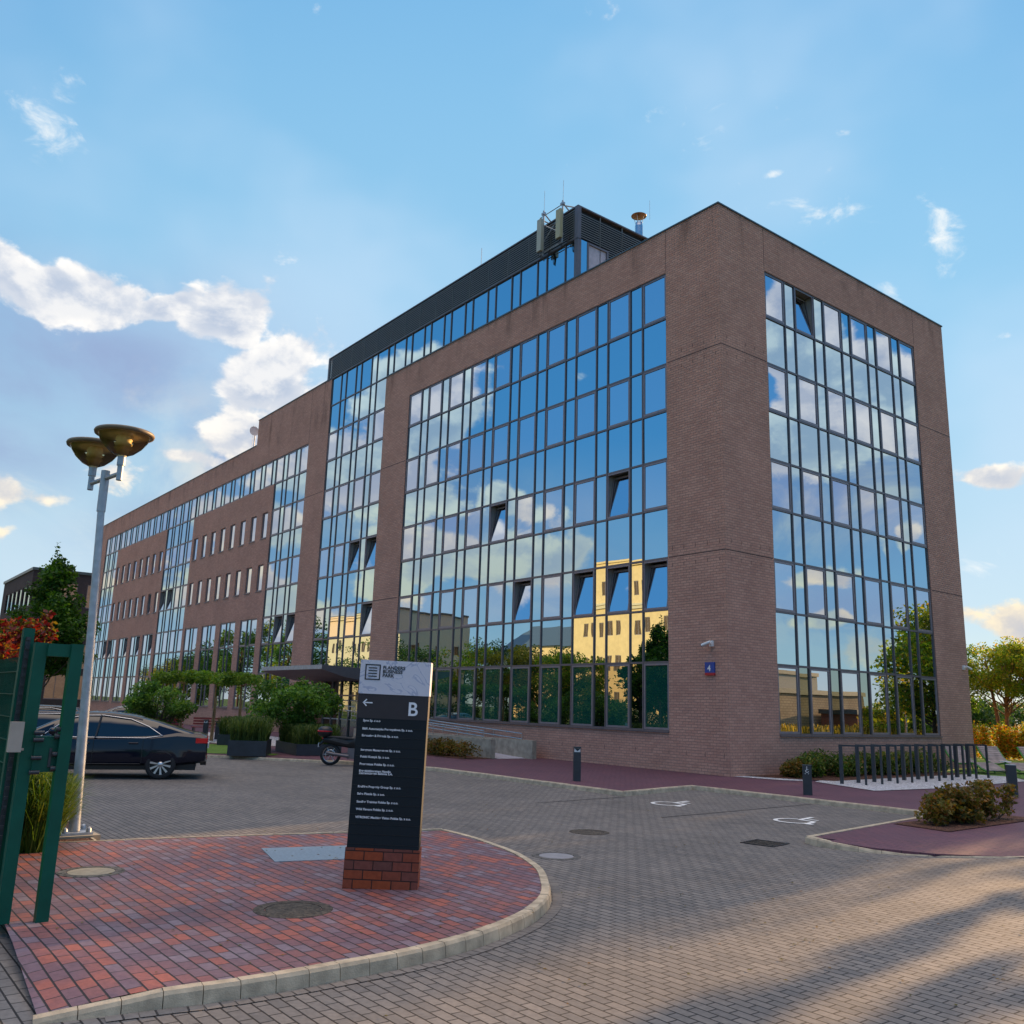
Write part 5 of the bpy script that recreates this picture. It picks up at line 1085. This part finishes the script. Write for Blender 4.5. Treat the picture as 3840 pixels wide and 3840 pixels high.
# ------------------------------------------------------------------ cars
def car(label,loc,rz,paint,kind,group='parked cars',scale=1.0):
    t=thing('parked_car',label,'car',loc,rz,group); t.scale=(scale,)*3; L2=2.43
    prof={'saloon':[(-2.43,.76,.80),(-2.40,.86,.97),(-2.25,.90,1.03),(-1.75,.91,1.06),(-1.2,.92,1.0),(-.4,.925,.97),(.5,.925,.95),(1.1,.92,.94),(1.5,.90,.93),(1.9,.86,.88),(2.2,.78,.80),(2.36,.66,.70),(2.43,.45,.55)]}
    st=prof['saloon']; rings=[]
    for x,wd,zt in st:
        zb=.30 if abs(x)<2.2 else .36
        r=[(0,zb)]; r=[(wd*.80,zb),(wd*.96,zb+.06),(wd*1.0,.50),(wd*.985,.68),(wd*.945,zt-.09),(wd*.86,zt-.02),(wd*.5,zt+.005)]
        if zt<.81: r=[(wd*.80,zb),(wd*.96,zb+.03),(wd,.48),(wd*.98,.56),(wd*.95,zt-.05),(wd*.8,zt-.01),(wd*.5,zt)]
        ring=[(x,-a,b) for a,b in r]+[(x,a,b) for a,b in r[::-1]]; rings.append(ring)
    b=MB(); b.loft(rings,0)
    body=b.build('body',M[paint],t)
    # cut wheel arches
    for ax in (-1.44,1.40):
        for s in (-1,1):
            cm=MB(); cm.lathe([(.001,-.2),(.385,-.2),(.385,.2),(.001,.2)],(ax,s*.93,.335),28,axis='y',smooth=False); cu=cm.build('cutter',M['black']); cu.parent=t
            md=body.modifiers.new('a','BOOLEAN'); md.object=cu; md.operation='DIFFERENCE'; md.solver='EXACT'
            bpy.context.view_layer.update(); me=bpy.data.meshes.new_from_object(body.evaluated_get(bpy.context.evaluated_depsgraph_get())); body.modifiers.clear(); body.data=me; bpy.data.objects.remove(cu)
    body.data.materials.clear(); body.data.materials.append(M[paint])
    for p in body.data.polygons: p.material_index=0; p.use_smooth=True
    try: 
        body.data.set_sharp_from_angle(angle=R(35))
    except Exception: pass
    # cabin: glass house and roof skin
    if kind=='saloon': top=[(-2.12,1.03,.0),(-1.75,1.14,.0),(-1.25,1.30,0),(-.75,1.41,0),(-.25,1.465,0),(.2,1.47,0),(.55,1.42,0),(.95,1.26,0),(1.35,1.05,0),(1.5,.95,0)]; wr=(-1.55,1.05); roofx=(-.95,.52)
    else: top=[(-2.22,1.08,0),(-2.1,1.32,0),(-1.9,1.43,0),(-1.3,1.49,0),(-.6,1.51,0),(.1,1.50,0),(.5,1.44,0),(.9,1.28,0),(1.3,1.07,0),(1.5,.95,0)]; wr=(-2.05,1.05); roofx=(-2.12,.48)
    bz=.93
    rings=[]
    for x,z,_ in top:
        wbot=.84 if abs(x)<1.6 else .80; f=min(1,max(0,(z-bz)/.53)); wt=wbot-.20*f
        rings.append([(x,-wbot,bz-.05),(x,-(wbot+ (wt-wbot)*.5),bz+(z-.05-bz)*.5),(x,-wt,z-.045),(x,-wt+.09,z-.008),(x,-.3,z+.0),(x,.3,z+.0),(x,wt-.09,z-.008),(x,wt,z-.045),(x,(wbot+(wt-wbot)*.5),bz+(z-.05-bz)*.5),(x,wbot,bz-.05)])
    g=MB(); g.loft(rings,0,closed=False,cap=False); go=g.build('window_glass',M['carglass'],t)
    rings=[]
    xs=[x for x,_,_ in top]
    def ztop(x):
        for (a,za,_),(c,zc,_) in zip(top,top[1:]):
            if a<=x<=c: return za+(zc-za)*(x-a)/(c-a)
        return top[0][1]
    for i in range(13):
        x=roofx[0]+(roofx[1]-roofx[0])*i/12; z=ztop(x)+.006; wbot=.84; f=min(1,max(0,(z-bz)/.53)); wt=wbot-.20*f+.006
        rings.append([(x,-wt-.008,z-.085),(x,-wt,z-.045),(x,-wt+.09,z-.004),(x,-.3,z+.006),(x,.3,z+.006),(x,wt-.09,z-.004),(x,wt,z-.045),(x,wt+.008,z-.085)])
    r=MB(); r.loft(rings,0,closed=False,cap=False); r.build('roof',M[paint],t)
    # pillars and rear quarters in body colour, chrome outline
    def side(x,f):  # f 0 bottom..1 top of the side glass
        z=bz-.02+(ztop(x)-.05-bz)*f; wbot=.84; ff=min(1,max(0,(ztop(x)-bz)/.53)); wt=wbot-.20*ff; return (wbot+(wt-wbot)*f)+.006,z
    for s in (-1,1):
        q=MB()
        def panel(xa,xb,xc,xd,f0=0,f1=1):  # bottom xa..xb, top xc..xd
            wa,za=side(xa,f0); wb_,zb_=side(xb,f0); wd_,zd_=side(xd,f1); wc_,zc_=side(xc,f1); P=[(xa,s*wa,za),(xb,s*wb_,zb_),(xd,s*wd_,zd_),(xc,s*wc_,zc_)]; q.face(P if s<0 else P[::-1])
        if kind=='saloon':
            panel(-2.1,-1.55,-2.1,-1.55); panel(-1.56,-1.50,-1.62,-1.0,0,1); panel(-1.5,-1.45,-1.0,-.7,.55,1)
            line=[(1.12,0),(-1.05,0),(-1.42,.22),(-1.1,.72),(-.7,.95),(-.1,1),(.3,1),(.62,.97),(1.12,0)]
        else:
            panel(-2.2,-1.98,-2.2,-1.9); line=[(1.12,0),(-1.5,0),(-1.85,.35),(-1.7,.85),(-1.0,1),(.25,1),(.6,.97),(1.12,0)]
        panel(1.10,1.5,.62,1.0)
        q.build('rear_quarter' if False else 'pillar_panel',M[paint],t)
        c=MB(); c.tube([(x,s*(side(x,f)[0]+.012),side(x,f)[1]+.004) for x,f in line],.012,5); c.build('window_trim',M['steel'],t)
        d=MB(); w0,z0=side(.02,0); w1,z1=side(-.05,1); d.tube([(.0,s*(w0+.004),z0),(-.06,s*(w1+.004),z1)],.028,5); 
        d.build('door_pillar',M['black'],t)
        e=MB(); 
        for x in (.02,-1.02 if kind=='saloon' else -1.1,1.08): e.tube([(x,s*.934,.36),(x,s*.928,.62),(x,s*.895,.88)],.006,4)
        e.tube([(1.0,s*.926,.345),(-1.0,s*.926,.345)],.012,4); e.build('door_gap',M['black'],t)
        for x in (.20,-.82): h=MB(); h.tube([(x-.1,s*.93,.80),(x+.1,s*.93,.80)],.017,6); h.build('door_handle',M[paint],t)
        m=MB(); m.tube([(.86,s*.88,.98),(.84,s*1.0,1.02)],.03,6); m.lathe([(.001,-.11),(.075,-.09),(.09,0),(.06,.1),(.001,.11)],(.86,s*1.03,1.04),12,axis='y'); m.build('wing_mirror',M[paint],t)
        tl=MB(); tl.box(-2.425,s*.68-.16,.82,-2.16,s*.68+.19,.93) if False else tl.box(-2.425,min(s*.50,s*.872),.82,-2.16,max(s*.50,s*.872)+.012*(s>0),.93); tl.build('tail_light',M['taillight'],t)
        hl=MB(); hl.box(2.18,s*.68-.14,.62,2.34,s*.68+.13,.73); hl.build('headlight',M['steel'],t)
        rf_=MB(); rf_.box(-2.438,s*.62-.12,.47,-2.38,s*.62+.12,.51); rf_.build('rear_reflector',M['taillight'],t)
    bp=MB(); bp.box(-2.435,-.60,.31,-2.30,.60,.42); bp.build('rear_bumper',M['black'],t)
    pl_=MB(); pl_.box(-2.46,-.26,.68,-2.43,.26,.79); pl_.build('number_plate',M['white'],t)
    ch=MB(); ch.box(-2.45,-.82,.43,-2.36,.82,.445); ch.build('chrome_strip',M['steel'],t)
    for ax in (-1.44,1.40):
        for s in (-1,1):
            wh=MB(); y=s*.80; wh.lathe([(.23,-.1),(.30,-.11),(.335,-.07),(.338,0),(.335,.07),(.30,.11),(.23,.1)],(ax,y,.335),32,axis='y'); wo_=wh.build('wheel',M['rubber'],t)
            ri=MB(); ri.lathe([(.245,-.1),(.235,-.06),(.235,.06),(.245,.1)],(ax,y,.335),32,axis='y')
            yo=y+s*.085
            for k in range(10):
                a=k*math.pi/5+.2; ca_,sa_=math.cos(a),math.sin(a); p0=Vector((ax+ca_*.04,yo+s*.0,.335+sa_*.04)); p1=Vector((ax+ca_*.235,yo+s*.008,.335+sa_*.235)); n=Vector((-sa_,0,ca_)); ri.face([p0-n*.012,p0+n*.012,p1+n*.026,p1-n*.026]); ri.face([p0+n*.012,p0+n*.012+Vector((0,-s*.03,0)),p1+n*.026+Vector((0,-s*.03,0)),p1+n*.026])
            ri.lathe([(.001,s*.012),(.06,s*.008),(.06,-s*.03)],(ax,yo,.335),16,axis='y'); ri.build('rim',M['steelrim'],wo_)
            dsk=MB(); dsk.lathe([(.001,0),(.232,0)],(ax,y+s*.03,.335),24,axis='y'); dsk.build('brake_disc',M['black'],wo_)
    un=MB(); un.box(-2.2,-.7,.2,2.2,.7,.34); un.build('underbody',M['black'],t)
    return t
M['steelrim']=simple('alloy rim',(.62,.62,.63),.3,.9,var=.05)
M['carglass']=simple('tinted car glass',(.004,.006,.010),.03,0,spec=.8,var=0); M['taillight']=simple('tail light red',(.60,.008,.012),.2,var=0)
M['navy']=simple('dark blue black car paint',(.004,.006,.016),.12,.0,spec=.35,coat=.25,var=0); M['grey_paint']=simple('dark grey car paint',(.035,.04,.05),.25,.3,coat=1,var=0); M['blue_paint']=simple('dark blue car paint',(.006,.013,.032),.15,.1,spec=.35,coat=.3,var=0)
cA=math.atan2(-.907,-.42)
car('dark blue black saloon car with chrome window trim, nearest car, behind the lamp post',(-6.42,-16.43,-.012),R(250),'navy','saloon',scale=1.06)
car('dark blue estate car parked just behind the nearest saloon',(-10.3,-17.4,-.012),cA,'blue_paint','estate')
car('dark grey car half hidden by the small shrub and benches',(-28.8,-9.6,-.012),cA,'grey_paint','saloon')
car('black car whose roof shows above the estate car',(-21.0,-15.6,-.012),cA,'navy','estate')
# ------------------------------------------------------------------ motorcycle (rear end shows left of the sign)
mt=thing('motorcycle','black and silver motorcycle with a round top case, parked left of the sign','motorcycle',(-8.6,-8.95,-.012),math.atan2(.80,.60))
for x,r in ((0,.33),(1.5,.31)):
    m=MB(); m.lathe([(r-.09,-.06),(r-.03,-.075),(r,-.03),(r,.03),(r-.03,.075),(r-.09,.06)],(x,0,r),32,axis='y'); w_=m.build('wheel',M['rubber'],mt)
    m=MB(); m.lathe([(r-.085,-.04),(r-.10,0),(r-.085,.04)],(x,0,r),32,axis='y'); m.lathe([(.14,-.07),(.155,-.07),(.155,-.062),(.14,-.062)],(x,0,r),24,axis='y')
    for k in range(6): a=k*1.047; m.tube([(x,0,r),(x+math.cos(a)*(r-.09),0,r+math.sin(a)*(r-.09))],.012,5)
    m.build('rim',M['steelrim'],w_)
m=MB(); m.loft([[(x,y*wd,z0+(z1-z0)*h_) for y,h_ in ((-1,.2),(-1,.8),(-.5,1),(.5,1),(1,.8),(1,.2),(.5,0),(-.5,0))] for x,wd,z0,z1 in ((-.25,.08,.72,.86),(.1,.13,.62,.88),(.55,.15,.55,.84),(.9,.17,.42,.98),(1.25,.16,.55,1.05),(1.45,.1,.7,.98))],0); m.build('body',M['black'],mt)
m=MB(); m.loft([[(x,y*wd,z0+(z1-z0)*h_) for y,h_ in ((-1,.2),(-1,.8),(-.6,1),(.6,1),(1,.8),(1,.2),(.6,0),(-.6,0))] for x,wd,z0,z1 in ((-.12,.14,.85,.90),(.3,.17,.80,.90),(.75,.16,.78,.86))],0); m.build('seat',M['rubber'],mt)
for s in (-1,1):
    m=MB(); P=[(-.1,.80),(.5,.66),(.62,.70),(.45,.80),(.1,.86)]; m.face([(x,s*.16,z) for x,z in (P if s<0 else P[::-1])]); m.build('side_panel',M['grey_paint'],mt)
    m=MB(); P=[(.92,.72),(1.2,.70),(1.38,.95),(1.1,1.05),(.98,.98)]; m.face([(x,s*.185,z) for x,z in (P if s<0 else P[::-1])]); m.build('fairing',M['panel'],mt)
    m=MB(); m.tube([(1.12,s*.1,1.05),(1.0,s*.36,1.10)],.014,6); m.build('handlebar',M['black'],mt); m=MB(); m.tube([(1.1,s*.3,1.1),(1.14,s*.34,1.22)],.008,5); m.lathe([(.001,-.01),(.06,-.01),(.06,.012),(.001,.012)],(1.14,s*.36,1.26),14,axis='x'); m.build('mirror',M['steel'],mt)
m=MB(); m.lathe([(.001,.86),(.15,.88),(.225,.96),(.235,1.06),(.20,1.14),(.12,1.19),(.001,1.2)],(-.22,0,0),24); m.build('top_case',M['black'],mt)
m=MB(); m.lathe([(.226,1.02),(.238,1.03),(.238,1.06),(.226,1.07)],(-.225,0,0),24); m.build('case_reflector',M['taillight'],mt)
m=MB(); m.box(-.40,-.09,.55,-.385,.09,.68); m.build('number_plate',M['white'],mt); m=MB(); m.tube([(-.2,0,.78),(-.39,0,.6)],.04,6); m.build('mudguard',M['black'],mt)
m=MB(); m.lathe([(.05,0),(.05,.05)],(0,0,0),8); m=MB(); m.box(-.30,-.06,.80,-.26,.06,.85); m.build('tail_light',M['taillight'],mt)
m=MB(); m.box(.55,-.14,.22,1.05,.14,.55); m.tube([(.6,-.2,.3),(.1,-.2,.36),(-.1,-.2,.4)],.05,8); m.tube([(1.3,0,.95),(1.5,0,.31)],.03,6); m.tube([(.62,0,.36),(0,0,.33)],.035,6); m.build('engine',M['frame'],mt)
# ------------------------------------------------------------------ brown office block, back left
def holed_box(name,label,cat,x0,y0,x1,y1,h,mat,wins,parent_depth=.15,frame=None,pane='glass'):
    """wins: dict side->(list of (u0,u1,z0,z1)) ; sides xp,xm,yp,ym"""
    t=thing(name,label,cat,((x0+x1)/2,(y0+y1)/2,0)); ox,oy=(x0+x1)/2,(y0+y1)/2
    class FF:
        def __init__(s,side): s.k=side
        def p(s,u,d,z): return {'xp':(x1-ox-d,u-oy,z),'xm':(x0-ox+d,u-oy,z),'yp':(u-ox,y1-oy-d,z),'ym':(u-ox,y0-oy+d,z)}[s.k]
        def quad(s,mb,u0,z0,u1,z1,d=0,mi=0,d1=None): mb.face([s.p(u0,d,z0),s.p(u1,d,z0),s.p(u1,d,z1),s.p(u0,d,z1)],mi)
    wb_=MB(); 
    for side in ('xp','xm','yp','ym'):
        f=FF(side); a,b=(y0,y1) if side[0]=='x' else (x0,x1); wall_cells(wb_,f,[a,b],[0,h],lambda u,z:True,wins.get(side,[]),parent_depth)
    wb_.build('wall',mat,t); r=MB(); r.box(x0-ox-.15,y0-oy-.15,h,x1-ox+.15,y1-oy+.15,h+.35); r.build('roof',M['cap'] if frame is None else frame,t)
    n=0
    for side,ws in wins.items():
        f=FF(side)
        for q in ws:
            m=MB(); f.quad(m,q[0],q[2],q[1],q[3],parent_depth-.02); a=m.build('window',M[pane],t); m=MB(); u0,u1,z0,z1=q[:4]
            for w_ in ((u0,z0,u1,z0+.09),(u0,z1-.09,u1,z1),(u0,z0+.09,u0+.07,z1-.09),(u1-.07,z0+.09,u1,z1-.09),((u0+u1)/2-.035,z0+.09,(u0+u1)/2+.035,z1-.09)): f.quad(m,w_[0],w_[1],w_[2],w_[3],parent_depth-.05)
            m.build('frame',M['sash'],a)
    return t
wr=[(1+3.4*i,1+3.4*i+2.3,z,z+3.0) for i in range(7) for z in (1.2,5.0,8.8,12.6)]
wl=[(-123+3.0*i,-123+3.0*i+2.4,z,z+2.6) for i in range(6) for z in (1.2,5.0,8.8,12.4)]
holed_box('brown_office_block','dark brown office block with large windows, far behind the maple at the left','building',-126,-2,-105.3,26,16.8,M['brick_dark'],{'xp':wr,'ym':wl})
# ------------------------------------------------------------------ places seen only in the glass
M['oldpane']=simple('dim old window',(.10,.065,.035),.25,var=.3)
M['cream']=simple('cream render',(.58,.45,.25),.9,var=.08,scale=1.5); M['cream2']=simple('pale render',(.50,.45,.34),.9,var=.08); M['slate']=simple('blue grey roof metal',(.07,.10,.13),.5); M['buff']=brickmat('buff brick',(.42,.32,.19),(.36,.27,.16),(.22,.17,.11),.4,.2,.02); M['redbrick']=brickmat('red shed brick',(.30,.10,.04),(.25,.08,.035),(.16,.09,.06),.25,.09,.012); M['darkw']=simple('dark shed wall',(.05,.055,.055),.8)
def slots(a,b,n,rows,w=1.1,h=2.2):
    out=[]
    for i in range(n):
        u=a+(b-a)*(i+.5)/n
        for z in rows: out+=[(u-w*1.3,u-w*.3,z,z+h),(u+w*.4,u+w*1.4,z,z+h)]
    return out
def mould(x0,x1,y,z): 
    m=MB(); m.box(x0,y,z,x1,y+.45,z+.5); m.box(x0,y,z+.5,x1,y+.7,z+.8); return m
t=holed_box('cream_building','sunlit cream rendered building across the street, mirrored at the right of the long facade','building',-95.4,-96,-62,-78,24.6,M['cream'],{'yp':slots(-93,-64,5,(2.5,8.0,13.5,19.5))},pane='oldpane')
m=mould(-95.8+78.7,-61.6+78.7,-78+87,24.3); m.build('cornice',M['cream'],t); m=mould(-95.6+78.7,-61.8+78.7,-78+87,17.4); m.build('string_course',M['cream2'],t)
t=holed_box('low_slate_building','low cream building with blue grey roof, mirrored beside the taller cream one','building',-124,-100,-96,-85,12.8,M['cream'],{'yp':slots(-123,-98,5,(2.0,6.4),1.0,2.0)},pane='oldpane')
m=MB(); m.loft([[(-14.6,-8,13.1),(-14.6,8,13.1),(-14.6,0,17.6)],[(14.4,-8,13.1),(14.4,8,13.1),(14.4,0,17.6)]],0,smooth=False); m.build('pitched_roof',M['slate'],t)
t=holed_box('pale_apartment_block','pale rendered apartment block with a shaded end wall, mirrored at the left of the glazing','building',-150,-76,-122,-60,18.3,M['cream2'],{'xp':[(-74+5*i,-72.4+5*i,z,z+1.7) for i in range(3) for z in (2,6.5,11)],'yp':slots(-149,-123,4,(2,6.5,11.5),1,1.8)},pane='oldpane')
m=mould(-14.2,14.2,8.02,17.6); m.build('cornice',M['cream2'],t)
t=holed_box('buff_brick_shed','buff brick shed with a flat roof, mirrored low in the right facade','shed',25,34,32,50.5,3.6,M['buff'],{'xm':[(36,37.2,1,2.2)]},pane='oldpane'); 
t=holed_box('dark_shed','dark grey shed behind the buff brick shed, mirrored in the right facade','shed',33,40,42,46.5,6.2,M['darkw'],{'xm':[(41,42,3,4)]},pane='oldpane')
t=holed_box('white_shed','pale block beside the dark shed, mirrored in the right facade','shed',33,47.5,40,55,5.6,M['cream2'],{'xm':[(49,50,3,4)]},pane='oldpane')
t=holed_box('red_brick_shed','low red brick shed in front of the buff one, mirrored in the right facade','shed',21.5,42.5,24.5,49.0,2.1,M['redbrick'],{'xm':[(44,44.8,.9,1.6)]},pane='oldpane')
